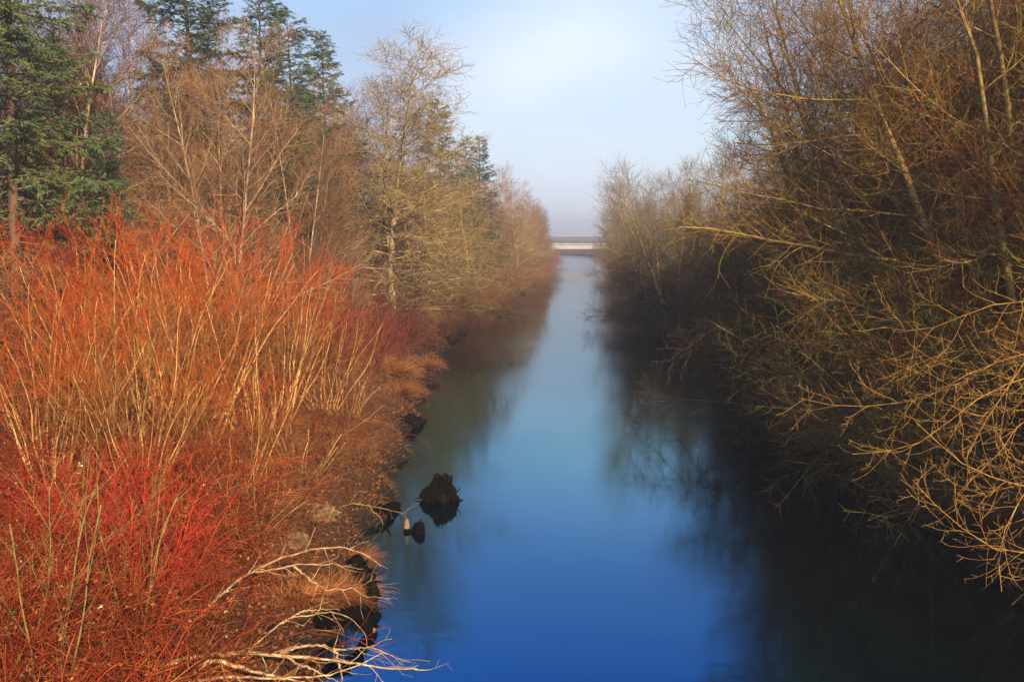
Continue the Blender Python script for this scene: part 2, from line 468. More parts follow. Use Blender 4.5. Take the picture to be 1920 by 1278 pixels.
link('river', MB().grid(W[:, ::-1]).mesh('river', M['water']), kind='structure')

# ------------------------------------------------------------------ haze over the whole valley
def haze():
    me = MB().box((-1500, -95, -3.2), (1500, 1650, 37)).mesh('haze', [], smooth=False)
    m = bpy.data.materials.new('mist'); m.use_nodes = True
    nt = m.node_tree; nt.nodes.remove(nt.nodes['Principled BSDF'])
    v = nt.nodes.new('ShaderNodeVolumePrincipled')
    v.inputs['Color'].default_value = (.70, .73, .94, 1)
    v.inputs['Density'].default_value = HAZE
    v.inputs['Anisotropy'].default_value = 0.2
    nt.links.new(v.outputs[0], nt.nodes['Material Output'].inputs['Volume'])
    me.materials.append(m)
    link('haze', me, kind='stuff')
HAZE = .0010
haze()

# ------------------------------------------------------------------ far bridge
def bridge():
    Y = 372
    b = thing('road_bridge', 'low pale concrete bridge crossing the far end of the misty river', 'bridge', (0, Y, 0))
    link('girder', MB().box((-26, 0, 4.7), (26, 1, 6.35)).mesh('girder', M['concrete'], False), b)
    link('deck', MB().box((-26, -.35, 6.352), (26, 8.35, 6.75)).mesh('deck', M['concrete'], False), b)
    link('girder', MB().box((-26, 7, 4.7), (26, 8, 6.35)).mesh('girder', M['concrete'], False), b)
    for y in (-.2, 8.1):
        rail = link('railing', MB().box((-26, y, 7.55), (26, y + .12, 7.75)).box((-26, y + .02, 7.12), (26, y + .1, 7.26)).mesh('railing', M['steel'], False), b)
        post = MB().box((-.07, y, 6.752), (.07, y + .12, 7.548)).mesh('railing_post', M['steel'], False)
        for k in range(27):
            o = link('railing_post', post, rail); o.location.x = -26 + 2 * k
    for s in (-1, 1):
        x0, x1 = sorted((s * 12.5, s * 14))
        link('abutment', MB().box((x0, .1, -1.5), (x1, 7.9, 4.698)).mesh('abutment', M['concrete'], False), b)
bridge()

def wires():
    me = MB().tubes(np.array([[(0, 0, 0), (0, 0, 4), (0, 0, 8), (0, 0, 12.4)]], float), np.array([[.16, .15, .14, .12]]), 7).mesh('pole', M['alder_bark'])
    arm = MB().box((-.08, -1, 11.6), (.08, 1, 11.8)).mesh('crossarm', M['alder_bark'], False)
    for x, w in ((-34, 'far left'), (34, 'far right')):
        p = thing('utility_pole', 'wooden utility pole behind the ' + w + ' end of the distant bridge', 'pole', (x, 386, 2.2))
        link('post', me, p); link('crossarm', arm, p)
    t = np.linspace(0, 1, 24)
    for k, dz in enumerate((0, -.9)):
        P = np.stack([-34 + 68 * t, np.full(24, 385.2 + 1.6 * k), 13.9 + dz - 2.6 * 4 * t * (1 - t)], -1)[None]
        o = link('overhead_wire', MB().tubes(P, np.full((1, 24), .035), 4).mesh('overhead_wire', M['steel']))
        o['label'] = ('upper' if k == 0 else 'lower') + ' thin overhead wire sagging above the distant bridge'; o['category'] = 'wire'
        o['group'] = 'overhead wires'
wires()

# ------------------------------------------------------------------ kinds of bare tree
def stems(rng, n, H, spread, lean=(0, 0), K=14, wig=.035, r=.16, gap=.25, up=.02, hj=.18):
    a = np.arange(n) * 2 * math.pi / max(1, n) + rng.uniform(0, 6)
    p0 = np.stack([np.cos(a) * gap, np.sin(a) * gap, np.full(n, -.35)], -1) * (1 if n > 1 else .0) + np.array([0, 0, -.35]) * (0 if n > 1 else 1)
    tilt = np.radians(spread) * rng.uniform(.5, 1.2, n)
    d = np.stack([np.cos(a) * np.sin(tilt) + lean[0], np.sin(a) * np.sin(tilt) + lean[1], np.cos(tilt)], -1)
    L = H * rng.uniform(1 - hj, 1.02, n); L[0] = H
    P = walk(rng, p0, d, L, K, wig, up, up)
    k = np.linspace(0, 1, K)
    R0 = r * (L / H)[:, None] * (1 - .93 * k[None] ** .85)
    return P, np.maximum(R0, .012)

def tree_kind(seed, H, n, spread, l1, l2, l3, mats, r=.16, gap=.25, lean=(0, 0), up=.02, keep=10, l4=None, base='trunk', wig=.035):
    rng = np.random.default_rng(seed)
    P0, R0 = stems(rng, n, H, spread, lean, r=r, gap=gap, up=up, wig=wig)
    parts = []
    for k in range(n):
        parts.append((base, MB().tubes(P0[k:k + 1], R0[k:k + 1], 8).mesh(base, mats[0]), None))
    P1, R1 = grow(rng, P0, R0, **l1)
    order = np.argsort(-R1[:, 0] * plen(P1))
    for k in order[:keep]:
        parts.append(('limb', MB().tubes(P1[k:k + 1], R1[k:k + 1], 5).mesh('limb', mats[1]), None))
    mb = MB()
    rest = order[keep:]
    mb.tubes(P1[rest], R1[rest], 4, 0)
    P2, R2 = grow(rng, P1, R1, **l2); mb.tubes(P2, R2, 3, 0)
    P3, R3 = grow(rng, P2, R2, **l3); mb.tubes(P3, R3, 3, 1)
    if l4:
        P4, R4 = grow(rng, P3, R3, **l4); mb.tubes(P4, R4, 3, 1)
    parts.append(('crown', mb.mesh('crown', [mats[1], mats[2]]), 'stuff'))
    return parts

def alder_kind(seed, H=18, n=2, d=1.0, mats=None, keep=6):
    return tree_kind(seed, H, n, 8,
        dict(n=30, t0=.06, ang=lambda t: 62 - 28 * t, angj=8, L=lambda t: .36 * (1.12 - t) ** .7, K=9, wig=.07, up0=.04, up1=.05, rr=.55, rmax=.085),
        dict(n=3.6 * d, per_len=True, t0=.2, ang=38, angj=10, L=lambda t: 1.9 * (1.15 - t) ** .6, Labs=True, K=5, wig=.09, up0=.05, up1=.06, rr=.5, rmax=.025, rmin=.009),
        dict(n=6.5 * d, per_len=True, t0=.12, ang=36, angj=12, L=.75, Labs=True, K=3, wig=.12, up0=.06, up1=.08, rr=.7, rmax=.010, rmin=.008),
        mats or (M['pale_bark'], M['limb_bark'], M['alder_twig']), r=.15, keep=keep)

def moss_kind(seed, H=22, n=2, mats=None, d=1.0, keep=12):
    """tall pale trunk, ascending top, long drooping mossy limbs lower down"""
    return tree_kind(seed, H, n, 5,
        dict(n=52, t0=.06, t1=.98, ang=lambda t: 92 - 60 * t, angj=9, L=lambda t: np.where(t < .45, .34, .34 * (1.3 - t)), K=11, wig=.08,
             up0=lambda t: np.where(t < .4, .02, .02), up1=lambda t: np.where(t < .4, -.20, .05), rr=.45, rmax=.09),
        dict(n=3.2 * d, per_len=True, t0=.12, ang=48, angj=14, L=lambda t: 2.0 * (1.15 - t) ** .6, Labs=True, K=6, wig=.13, up0=-.02, up1=.02, rr=.5, rmax=.03, rmin=.011),
        dict(n=6.5 * d, per_len=True, t0=.1, ang=48, angj=15, L=.65, Labs=True, K=3, wig=.2, up0=-.04, up1=.03, rr=.7, rmax=.016, rmin=.013),
        mats or (M['pale_bark'], M['moss_twig'], M['moss_twig']), r=.24, gap=.35, keep=keep)

def spread_kind(seed, H=20, n=5, sp=24, d=1.0, mats=None, keep=14, lean=(0, 0), bias=None, up=.045, lw=1.0):
    """many-stemmed riverside tree: stems fan out, low limbs reach out over the water and curl up at the tips"""
    return tree_kind(seed, H, n, sp,
        dict(n=22, t0=.05, ang=lambda t: 78 - 42 * t, angj=12, L=lambda t: lw * np.where(t < .4, .34, .30 * (1.3 - t)), K=10, wig=.09,
             up0=lambda t: np.where(t < .35, -.06, .03), up1=lambda t: np.where(t < .35, .02, .07), rr=.45, rmax=.08, bias=bias),
        dict(n=2.6 * d, per_len=True, t0=.15, ang=42, angj=12, L=lambda t: 2.3 * (1.15 - t) ** .6, Labs=True, K=6, wig=.11, up0=0., up1=.07, rr=.5, rmax=.026, rmin=.010),
        dict(n=5.2 * d, per_len=True, t0=.12, ang=44, angj=14, L=.8, Labs=True, K=3, wig=.15, up0=.02, up1=.09, rr=.7, rmax=.011, rmin=.008),
        mats or (M['gold_bark'], M['gold_bark'], M['gold_twig']), r=.20, gap=.5, keep=keep, lean=lean, up=up, wig=.07)

def willow_kind(seed, H=7.5, n=16, mats=None, d=1.0, spread=24):
    return tree_kind(seed, H, n, spread,
        dict(n=10, t0=.2, ang=30, angj=10, L=lambda t: .44 * (1.1 - .6 * t), K=7, wig=.09, up0=.03, up1=.05, rr=.5, rmax=.022, rmin=.010),
        dict(n=2.7 * d, per_len=True, t0=.25, ang=36, angj=13, L=lambda t: .95 * (1.15 - .5 * t), Labs=True, K=5, wig=.13, up0=.02, up1=.05, rr=.6, rmax=.011, rmin=.007),
        dict(n=2.6 * d, per_len=True, t0=.1, ang=40, angj=15, L=.36, Labs=True, K=3, wig=.1, up0=.05, up1=.05, rr=.75, rmax=.006, rmin=.0045),
        mats or (M['willow_stem'], M['willow_twig'], M['willow_twig']), r=.055, gap=.6, keep=0, base='stem', wig=.075, up=.02)

def dogwood_kind(seed, H=2.4, n=22, mats=None, d=1.0, spread=30):
    return tree_kind(seed, H, n, spread,
        dict(n=8, t0=.15, ang=34, angj=10, L=.42, K=5, wig=.08, up0=.03, up1=.05, rr=.6, rmax=.012, rmin=.006),
        dict(n=3.5 * d, per_len=True, t0=.1, ang=34, angj=12, L=.42, Labs=True, K=4, wig=.12, up0=.03, up1=.05, rr=.7, rmax=.007, rmin=.0045),
        dict(n=4 * d, per_len=True, t0=.1, ang=36, angj=12, L=.2, Labs=True, K=3, wig=.12, up0=.03, up1=.05, rr=.8, rmax=.005, rmin=.0035),
        mats or (M['red_twig'], M['red_twig'], M['red_twig']), r=.018, gap=.3, keep=0, base='stem', wig=.08)

def bramble_kind(seed, n=85, rad=1.7, leaves=(60, 40)):
    """arching tangled canes rooting over a patch, a few winter leaves left on"""
    rng = np.random.default_rng(seed)
    a = rng.uniform(0, 6.28, n); q = rad * np.sqrt(rng.uniform(0, 1, n))
    p0 = np.stack([np.cos(a) * q, np.sin(a) * q, np.full(n, -.15)], -1)
    b = rng.uniform(0, 6.28, n); e = rng.uniform(.5, 1.4, n)
    d = np.stack([np.cos(b) * np.cos(e), np.sin(b) * np.cos(e), np.sin(e)], -1)
    P = walk(rng, p0, d, rng.uniform(1.2, 2.9, n), 9, .10, -.02, -.24)
    Rd = np.repeat(np.linspace(.012, .005, 9)[None], n, 0) * rng.uniform(.7, 1.2, n)[:, None]
    mb = MB().tubes(P, Rd, 3, 0)
    P2, R2 = grow(rng, P, Rd, n=3, per_len=True, t0=.1, ang=50, angj=15, L=.5, Labs=True, K=4, wig=.2, up0=.04, up1=-.05, rr=.7, rmax=.007, rmin=.004)
    mb.tubes(P2, R2, 3, 0)
    P3, R3 = grow(rng, P2, R2, n=2.5, per_len=True, t0=.1, ang=50, angj=15, L=.22, Labs=True, K=3, wig=.2, rr=.8, rmax=.004, rmin=.003)
    mb.tubes(P3, R3, 3, 0)
    parts = [('cane', mb.mesh('cane', [M['bramble_cane']]), 'stuff')]
    lf = MB()
    for cnt, m, sz in ((leaves[0], 0, .075), (leaves[1], 1, .07), (260, 2, .06)):
        if cnt == 0: continue
        c = rng.normal(0, rad * .55, (max(3, cnt // 9), 2))
        k = rng.integers(0, len(P2), cnt) if m == 2 else None
        if m == 2:
            p = P2[k, 2]
        else:   # clusters of leaves along a few canes
            kk = rng.integers(0, len(P), max(3, cnt // 8)); kk = np.repeat(kk, 8)[:cnt]
            if len(kk) < cnt: kk = np.resize(kk, cnt)
            jj = rng.integers(3, 7, cnt)
            p = P[kk, jj] + rng.normal(0, .05, (cnt, 3))
        dd = rng.normal(0, 1, (cnt, 3)); dd[:, 2] = dd[:, 2] * .5 + .1
        lf.blades(p, dd, rng.uniform(.6, 1.3, cnt) * sz, rng.uniform(.6, 1.2, cnt) * sz * .38, rng, m)
    parts.append(('leaves', lf.mesh('leaves', [M['leaf_green'], M['leaf_pale'], M['dead_leaf']], False), 'stuff'))
    return parts

def conifer_kind(seed, H=23, n1=165, reach=4.8, droop=.07, mats=None, t0=.08, den=1.0):
    rng = np.random.default_rng(seed)
    P0 = walk(rng, np.array([[0, 0, -.4]]), np.array([[0, 0, 1.]]), np.array([H]), 12, .008)
    R0 = np.maximum(.015, (.013 * H) * (1 - .97 * np.linspace(0, 1, 12)[None] ** .9))
    mats = mats or (M['conifer_bark'], M['needles'])
    P1, R1 = grow(rng, P0, R0, n=n1, t0=t0, t1=.985, ang=lambda t: 100 - 45 * t ** 2, angj=7, L=lambda t: reach * (1.02 - t) ** .75 + .25, Labs=True, K=8, wig=.06,
                  up0=-droop, up1=droop * 1.4, rr=.3, rmax=.05, rmin=.012)
    P2, R2 = grow(rng, P1, R1, n=5.5 * den, per_len=True, t0=.12, ang=52, angj=10, L=lambda t: 1.05 * (1.1 - t) ** .7 + .12, Labs=True, K=5, wig=.08, up0=-.06, up1=-.08, rr=.5, rmax=.014, rmin=.006, flat=.8)
    mb = MB().tubes(P1, R1, 3, 0).tubes(P2, R2, 3, 0)
    PP = np.concatenate([P2.reshape(-1, 3)[np.arange(len(P2) * 5)], ])
    nb = 24
    k = np.repeat(np.arange(len(P2)), nb)
    u = rng.uniform(0, 3.99, len(k)); i = u.astype(int); f = (u - i)[:, None]
    p = P2[k, i] * (1 - f) + P2[k, i + 1] * f
    T = nrm(P2[k, i + 1] - P2[k, i])
    sd = nrm(np.cross(T, np.array([0, 0, 1.]))) * np.where(rng.uniform(0, 1, len(k)) < .5, 1, -1)[:, None]
    d = T * .75 + sd * .7 + rng.normal(0, .28, T.shape); d[:, 2] -= .12
    mb.blades(p, d, rng.uniform(.14, .34, len(k)), rng.uniform(.014, .030, len(k)), rng, 1, .12)
    k = rng.integers(0, len(P1), len(P1) * 14); u = rng.uniform(2, 6.99, len(k)); i = u.astype(int); f = (u - i)[:, None]
    p = P1[k, i] * (1 - f) + P1[k, i + 1] * f
    d = nrm(P1[k, i + 1] - P1[k, i]) + rng.normal(0, .6, p.shape)
    mb.blades(p, d, rng.uniform(.15, .3, len(k)), rng.uniform(.02, .04, len(k)), rng, 1, .1)
    return [('trunk', MB().tubes(P0, R0, 9).mesh('trunk', mats[0]), None), ('crown', mb.mesh('crown', list(mats), False), 'stuff')]

ALDER = [alder_kind(11 + k, n=nn) for k, nn in enumerate((2, 3, 1))]
BROWN = [alder_kind(31, n=3, mats=(M['alder_bark'], M['brown_twig'], M['brown_twig']))]
MOSS = [moss_kind(7, n=2, mats=(M['pale_bark'], M['lichen_twig'], M['lichen_twig']), d=1.05, keep=16), moss_kind(8, H=18, n=2, d=.85)]
SPREAD = [spread_kind(51, d=1.2), spread_kind(52, n=5, sp=24, d=1.2), spread_kind(53, n=6, sp=20, d=1.2)]
WILLOW = [willow_kind(61), willow_kind(62, n=13), willow_kind(63, n=15, spread=30)]
DOG = [dogwood_kind(71), dogwood_kind(72, n=16, spread=40)]
BRAM = [bramble_kind(81), bramble_kind(82, n=95, leaves=(20, 70)), bramble_kind(83, n=85, leaves=(0, 0))]
CON = [conifer_kind(91), conifer_kind(92, reach=3.8, n1=150, mats=(M['conifer_bark'], M['needles_pale']))]

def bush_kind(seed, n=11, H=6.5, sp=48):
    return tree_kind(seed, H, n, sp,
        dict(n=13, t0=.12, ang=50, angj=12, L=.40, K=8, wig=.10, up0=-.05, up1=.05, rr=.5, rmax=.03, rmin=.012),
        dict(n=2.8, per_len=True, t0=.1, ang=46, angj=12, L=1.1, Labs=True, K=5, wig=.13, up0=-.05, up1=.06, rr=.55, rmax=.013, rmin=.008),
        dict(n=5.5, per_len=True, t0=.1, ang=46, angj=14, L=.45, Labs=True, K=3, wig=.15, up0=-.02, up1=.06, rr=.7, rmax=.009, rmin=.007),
        (M['gold_bark'], M['shaded_twig'], M['shaded_twig']), r=.06, gap=.4, keep=0, base='stem', up=-.035, wig=.06)
ROUND = spread_kind(54, H=16.0, n=8, sp=36, d=1.25, up=.02, lw=1.1, mats=(M['limb_bark'], M['round_twig'], M['round_twig']))
BUSH = [bush_kind(111), bush_kind(112, n=9), bush_kind(113, H=7.2, n=10)]
RNG = np.random.default_rng(2024)
def ground_at(x, y, dz=0.): return (x, y, gz(x, y) + dz)
def on_left(s, y): return ground_at(float(xl(y)) - s, y)
def on_right(s, y): return ground_at(float(xr(y)) + s, y)
def rz(): return float(RNG.uniform(0, 6.28))

def moss_mats(t): return {'crown': [M[t], M[t]], 'limb': M[t]}

# ---- left bank, front row of bare trees
G_LF = 'bare trees lining the left bank'
for k, (nm, kind, s, y, sc, lab, mats) in enumerate((
    ('alder_tree', ALDER[1], 9, 44, .84, 'tall bare alder with pale forked stems above the orange willow, beside the dark conifer', None),
    ('alder_tree', ALDER[0], 6.5, 50, .76, 'bare alder with two pale stems rising behind the middle of the orange willow', None),
    ('alder_tree', ALDER[2], 11.5, 51, .98, 'slender bare brown alder whose top meets the upper frame edge', None),
    ('alder_tree', BROWN[0], 8, 58, .74, 'dusky red brown bare tree behind the right shoulder of the orange willow', None),
    ('alder_tree', ALDER[1], 8, 60, .74, 'broad bare alder with golden stems left of the tall mossy tree', None),
    ('alder_tree', BROWN[0], 9.5, 68, .72, 'low twiggy brown tree just left of the tall mossy tree', None),
    ('alder_tree', BROWN[0], 11, 74, .95, 'bare brown tree behind the tall mossy tree', None),
    ('mossy_tree', MOSS[0], 4.0, 75, 1.06, 'tall mossy tree with pale trunk and drooping yellow green limbs by the waterline', None),
    ('mossy_tree', MOSS[1], 3.2, 86, .78, 'lower mossy tree drooping over the water just right of the tall mossy tree', None),
    ('alder_tree', BROWN[0], 6, 97, .92, 'dense reddish brown tree behind the lower mossy tree on the left bank', None),
    ('mossy_tree', MOSS[1], 2.5, 108, .8, 'olive brown tree arching over the left waterline below the small far conifers', None),
    ('alder_tree', ALDER[2], 2.5, 122, .95, 'bare tree with one straight white trunk standing at the left water edge', None),
    ('alder_tree', BROWN[0], 3, 138, .9, 'rusty bare tree right of the one with the straight white trunk', None),
    ('mossy_tree', MOSS[1], 2.5, 156, .78, 'spreading misty tree on the left bank where the river narrows', None),
)):
    place(kind, nm, lab, 'tree', on_left(s, y), rz(), (sc * 1.38, sc * 1.38, sc * .85) if nm == 'mossy_tree' else sc, G_LF, mats=mats)
for y, s, sc in ((172, 3, .88), (190, 4, .95), (208, 2.5, .8), (228, 3, .88), (250, 3, .84), (275, 3, .85), (300, 3.5, .85), (325, 4, .85), (350, 5, .85)):
    kind = (BROWN[0], ALDER[0], MOSS[1])[int(y) % 3]
    place(kind, 'bare_tree', 'small hazy bare tree in the far row towards the left end of the bridge', 'tree', on_left(s, y), rz(), sc, 'far hazy trees on the left bank')

# ---- left bank, rows behind
for y, s, sc in ((42, 15.5, .98), (47, 16.5, 1.0), (51, 18.5, 1.0), (66, 8.8, .72), (48, 18, .95), (45, 11.5, .74), (53, 22, 1.1), (60, 15, .8), (63, 11, .72), (67, 14.5, 1.0), (76, 8.5, .95), (79, 14, 1.0), (86, 9, .9), (96, 16, 1.0), (56, 17, 1.05), (64, 18, 1.0), (72, 19, 1.0), (82, 16, .95), (90, 12, .95), (104, 13, .95), (116, 11, .95), (130, 11, .95), (146, 10, .95), (164, 11, .95), (186, 12, .95), (215, 12, .95), (250, 12, .95)):
    kind = (BROWN[0], ALDER[1], ALDER[0], BROWN[0])[int(y) % 4]
    place(kind, 'bare_tree', ('brown bare tree half hidden behind the front alders above the willows', 'brown bare tree half hidden in the second row behind the tall mossy tree', 'brown bare tree half hidden in the second row of the far left bank')[(y > 62) + (y > 100)], 'tree', on_left(s, y), rz(), sc, 'second row of bare trees on the left bank')

# ---- conifers
for nm, kind, s, y, sc, lab in (
    ('conifer_tree', CON[0], 15.0, 37, 1.0, 'large dark green conifer filling the upper left corner'),
    ('conifer_tree', CON[1], 12.0, 40, .5, 'small grey green conifer with drooping sprays right of the large dark one'),
    ('conifer_tree', CON[0], 12.0, 53, 1.06, 'tall dark conifer rising between bare alders to the top of the frame'),
    ('conifer_tree', CON[1], 10.2, 58, .95, 'grey green conifer whose ragged top breaks the skyline left of the mossy tree'),
    ('conifer_tree', CON[0], 9.6, 66, .95, 'dark conifer right beside the ragged grey green one'),
    ('conifer_tree', CON[1], 7.0, 52, .62, 'half hidden grey green conifer among brown twigs left of the mossy trunk'),
    ('conifer_tree', CON[1], 6.0, 61, .46, 'short dark conifer low down behind the mossy trunk'),
    ('conifer_tree', CON[0], 10.3, 80, .98, 'conifer with pointed top just left of the mossy tree crown'),
    ('conifer_tree', CON[0], 5.0, 110, .98, 'blue green conifer right of the mossy tree crown'),
    ('conifer_tree', CON[1], 4.8, 124, .85, 'narrow conifer between two blue green ones on the left bank'),
    ('conifer_tree', CON[0], 4.6, 136, .92, 'blue green conifer last in the left skyline before the mist'),
):
    place(kind, nm, lab, 'conifer', on_left(s, y), rz(), sc, 'conifers in the left bank wood')

# ---- orange willows
for kind, s, y, sc, lab, sp in (
    (0, 6.5, 30, 1.08, 'tall orange willow in the middle of the thicket with many pale stems', 0),
    (1, 4.2, 31, .92, 'orange willow nearest the river with stems leaning over the bank', 0),
    (2, 9.0, 31, 1.10, 'orange willow at the left of the thicket below the dark conifer', 0),
    (1, 7.5, 35, 1.12, 'tallest red orange willow at the back of the thicket', 0),
    (0, 5.0, 37, .98, 'red orange willow at the back right of the thicket near the water', 0),
    (2, 3.0, 40, .72, 'low red willow sloping down to the dark bank', 0),
    (1, 10.5, 36, 1.12, 'rusty willow at the back left of the thicket beside the conifer', 0),
    (2, 6.0, 26, .80, 'yellow orange willow with slender pale stems in front of the tall middle one', 0),
    (0, 8.6, 26, .85, 'yellow orange willow at the front left of the thicket', 0),
    (0, 5.6, 22.5, .62, 'small yellow orange willow low in front of the thicket with crossing pale stems', 0),
    (1, 7.6, 23.0, .66, 'small rusty willow among the brambles left of the crossing pale stems', 0),
    (2, 3.6, 25.0, .58, 'small willow spreading low over the dark bank near the root stump', 0),
    (1, 12, 30, 1.0, 'dark red willow at the left frame edge', 1),
):
    place(WILLOW[kind], 'willow_shrub', lab, 'shrub', on_left(s, y), rz(), sc * .84, 'orange willow thicket on the left bank',
          mats={'crown': [M['purple_twig'], M['red_twig']], 'stem': M['bramble_cane']} if sp else None)

# ---- dark red shrubs along the bank
for kind, s, y, sc, lab in (
    (0, 3.2, 50, 1.5, 'dark purple red shrub on the bank right of the orange willow'),
    (1, 4.5, 47, 1.6, 'crimson shrub between the orange willow and the purple red one'),
    (1, 2.4, 57, 1.3, 'maroon shrub on the bank below the drooping mossy limbs'),
    (0, 2.6, 66, 1.1, 'low russet shrub under the tall mossy tree'),
    (1, 1.6, 92, 1.3, 'russet shrub at the waterline beyond the tall mossy tree'),
    (0, 1.8, 112, 1.4, 'red brown shrub at the far left waterline before the white trunk'),
    (1, 1.6, 132, 1.4, 'red brown shrub at the waterline past the white trunk'),
):
    place(DOG[kind], 'riverside_shrub', lab, 'shrub', on_left(s, y), rz(), sc, 'red brown shrubs along the left bank',
          mats={'crown': [M['purple_twig'], M['purple_twig']], 'stem': M['purple_twig']})
for y, s, sc, k in ((44, 8, 1.5, 0), (54, 7.5, 1.6, 1), (62, 5.5, 1.5, 0), (70, 2.6, 1.2, 1), (80, 2.5, 1.3, 0), (100, 1.4, 1.2, 1), (146, 1.8, 1.5, 0), (165, 1.5, 1.5, 1)):
    place(DOG[k], 'riverside_shrub', 'dull brown shrub filling the undergrowth beneath the left bank trees', 'shrub', on_left(s, y), rz(), sc, 'undergrowth shrubs beneath the left bank trees',
          mats={'crown': [M['brown_twig'], M['brown_twig']], 'stem': M['brown_twig']})

for y, s, sc, k in ((76, .6, .55, 0), (83, .9, .6, 1), (90, .5, .5, 2), (97, .8, .6, 0), (104, .5, .55, 1), (113, .7, .55, 2), (121, .5, .5, 0), (130, .8, .6, 1), (139, .5, .6, 2), (149, .6, .6, 0), (160, .7, .65, 1), (173, .6, .6, 2), (188, .7, .65, 0), (205, .6, .7, 1), (225, .7, .7, 2), (250, .7, .7, 0), (280, .7, .8, 1), (315, .8, .8, 2)):
    place(BUSH[k], 'overhanging_bush', ('russet bush leaning over the left waterline past the tall mossy tree', 'small hazy russet bush leaning over the far left waterline')[y > 150], 'bush', on_left(s, y), math.pi + float(RNG.uniform(-.5, .5)), sc,
          'russet bushes leaning over the left waterline', mats={'crown': [M['rust_twig'], M['purple_twig'] if k == 1 else M['brown_twig']], 'stem': M['rust_twig']})
HZ = {'crown': [M['brown_twig'], M['brown_twig']], 'stem': M['alder_bark']}
HG = {'crown': [M['moss_twig'], M['grey_twig']], 'stem': M['grey_twig']}
HA = {'crown': [M['alder_twig'], M['alder_twig']], 'stem': M['pale_bark']}
for y, s, sc, k, mt in ((41, 14, 1.2, 0, HA), (45, 6.0, 1.0, 1, HZ), (48, 10.5, 1.3, 2, HZ), (52, 5, .85, 0, HZ), (55, 12, 1.3, 1, HA), (57, 9, 1.1, 2, HZ), (62, 13, 1.3, 0, HZ), (60, 6.5, .65, 1, HZ),
                        (68, 12, 1.2, 2, HZ), (79, 7.5, .9, 0, HG), (78, 9, 1.2, 1, HZ), (82, 5, .8, 2, HG), (88, 8, 1.1, 0, HZ), (93, 4, .9, 1, HZ), (100, 5, .9, 2, HZ), (104, 9, 1.1, 0, HA), (112, 5, 1.0, 1, HZ),
                        (120, 7, 1.1, 2, HZ), (127, 4, .9, 0, HZ), (135, 6, 1.0, 1, HA), (145, 4, .9, 2, HZ), (152, 6, 1.0, 0, HZ), (162, 4, .9, 1, HZ), (175, 6, 1.1, 2, HA), (182, 2, .8, 0, HZ), (196, 3, 1., 1, HZ), (214, 2.5, .9, 2, HZ), (235, 3, 1, 0, HZ), (262, 2.5, 1, 1, HZ), (292, 3, 1, 2, HZ), (330, 4, 1, 0, HZ)):
    place(WILLOW[k], 'thicket_shrub', ('brown twiggy thicket shrub behind the orange willows', 'brown twiggy thicket shrub around the tall mossy tree', 'brown twiggy thicket shrub beneath the trees beyond the tall mossy one', 'hazy brown shrub low at the far left waterline')[(y > 56) + (y > 80) + (y > 160)], 'shrub', on_left(s, y), rz(), sc, 'brown thicket shrubs beneath the left bank trees', mats=mt)

# ---- bright red dogwood and other young growth close by
for kind, s, y, sc, lab in (
    (0, 3.4, 17.2, .95, 'bright red dogwood with bare upright stems above the pale fallen branches'),
    (1, 5.2, 19.5, .9, 'scarlet dogwood among the brambles left of the bright upright one'),
    (0, 7.5, 16.5, .9, 'pinkish red dogwood at the left edge of the foreground'),
    (1, 9.6, 20.5, 1.2, 'tall pink red dogwood at the left frame edge below the dark willow'),
):
    place(DOG[kind], 'dogwood_shrub', lab, 'shrub', on_left(s, y), rz(), sc, 'red dogwoods in the foreground')

# ---- brambles over the foreground bank
BR = [(2.4, 14.8, 1), (1.5, 12.6, 2), (2.7, 14.0, 0), (2.5, 11.6, 1), (2.6, 18.9, 2), (3.3, 20, 0), (4.5, 21.5, 1), (5.3, 22, 2), (3.1, 23.5, 2), (4.3, 24, 0), (6.6, 23.5, 1), (3.7, 17.5, 2), (4.5, 18.5, 0), (6.3, 19, 1), (7.9, 20.5, 0), (9.3, 23, 2),
      (4.1, 15, 1), (4.9, 15.5, 0), (6.5, 16, 1), (8.1, 17.5, 2), (4.3, 12.8, 2), (5.1, 13, 1), (6.5, 13.6, 0), (3.5, 26.5, 2), (7.3, 27, 2), (9.7, 18.6, 1), (3.3, 30, 2), (4.5, 11.2, 0), (10.8, 25.5, 0)]
for s, y, k in BR:
    place(BRAM[k], 'bramble_bush', ('tangled reddish bramble patch with green winter leaves', 'tangled reddish bramble patch dotted with pale withered leaves', 'leafless tangle of russet bramble canes')[k] + (' low in the near left corner' if y < 15.3 else ' beneath the pale fallen branches' if y < 19 and s < 5 else ' at the left frame edge' if s > 5.8 else ' at the bank edge before the willows' if s < 4 else ' below the front willows'),
          'bramble', on_left(s, y), rz(), float(RNG.uniform(.8, 1.1)), 'brambles covering the foreground bank')

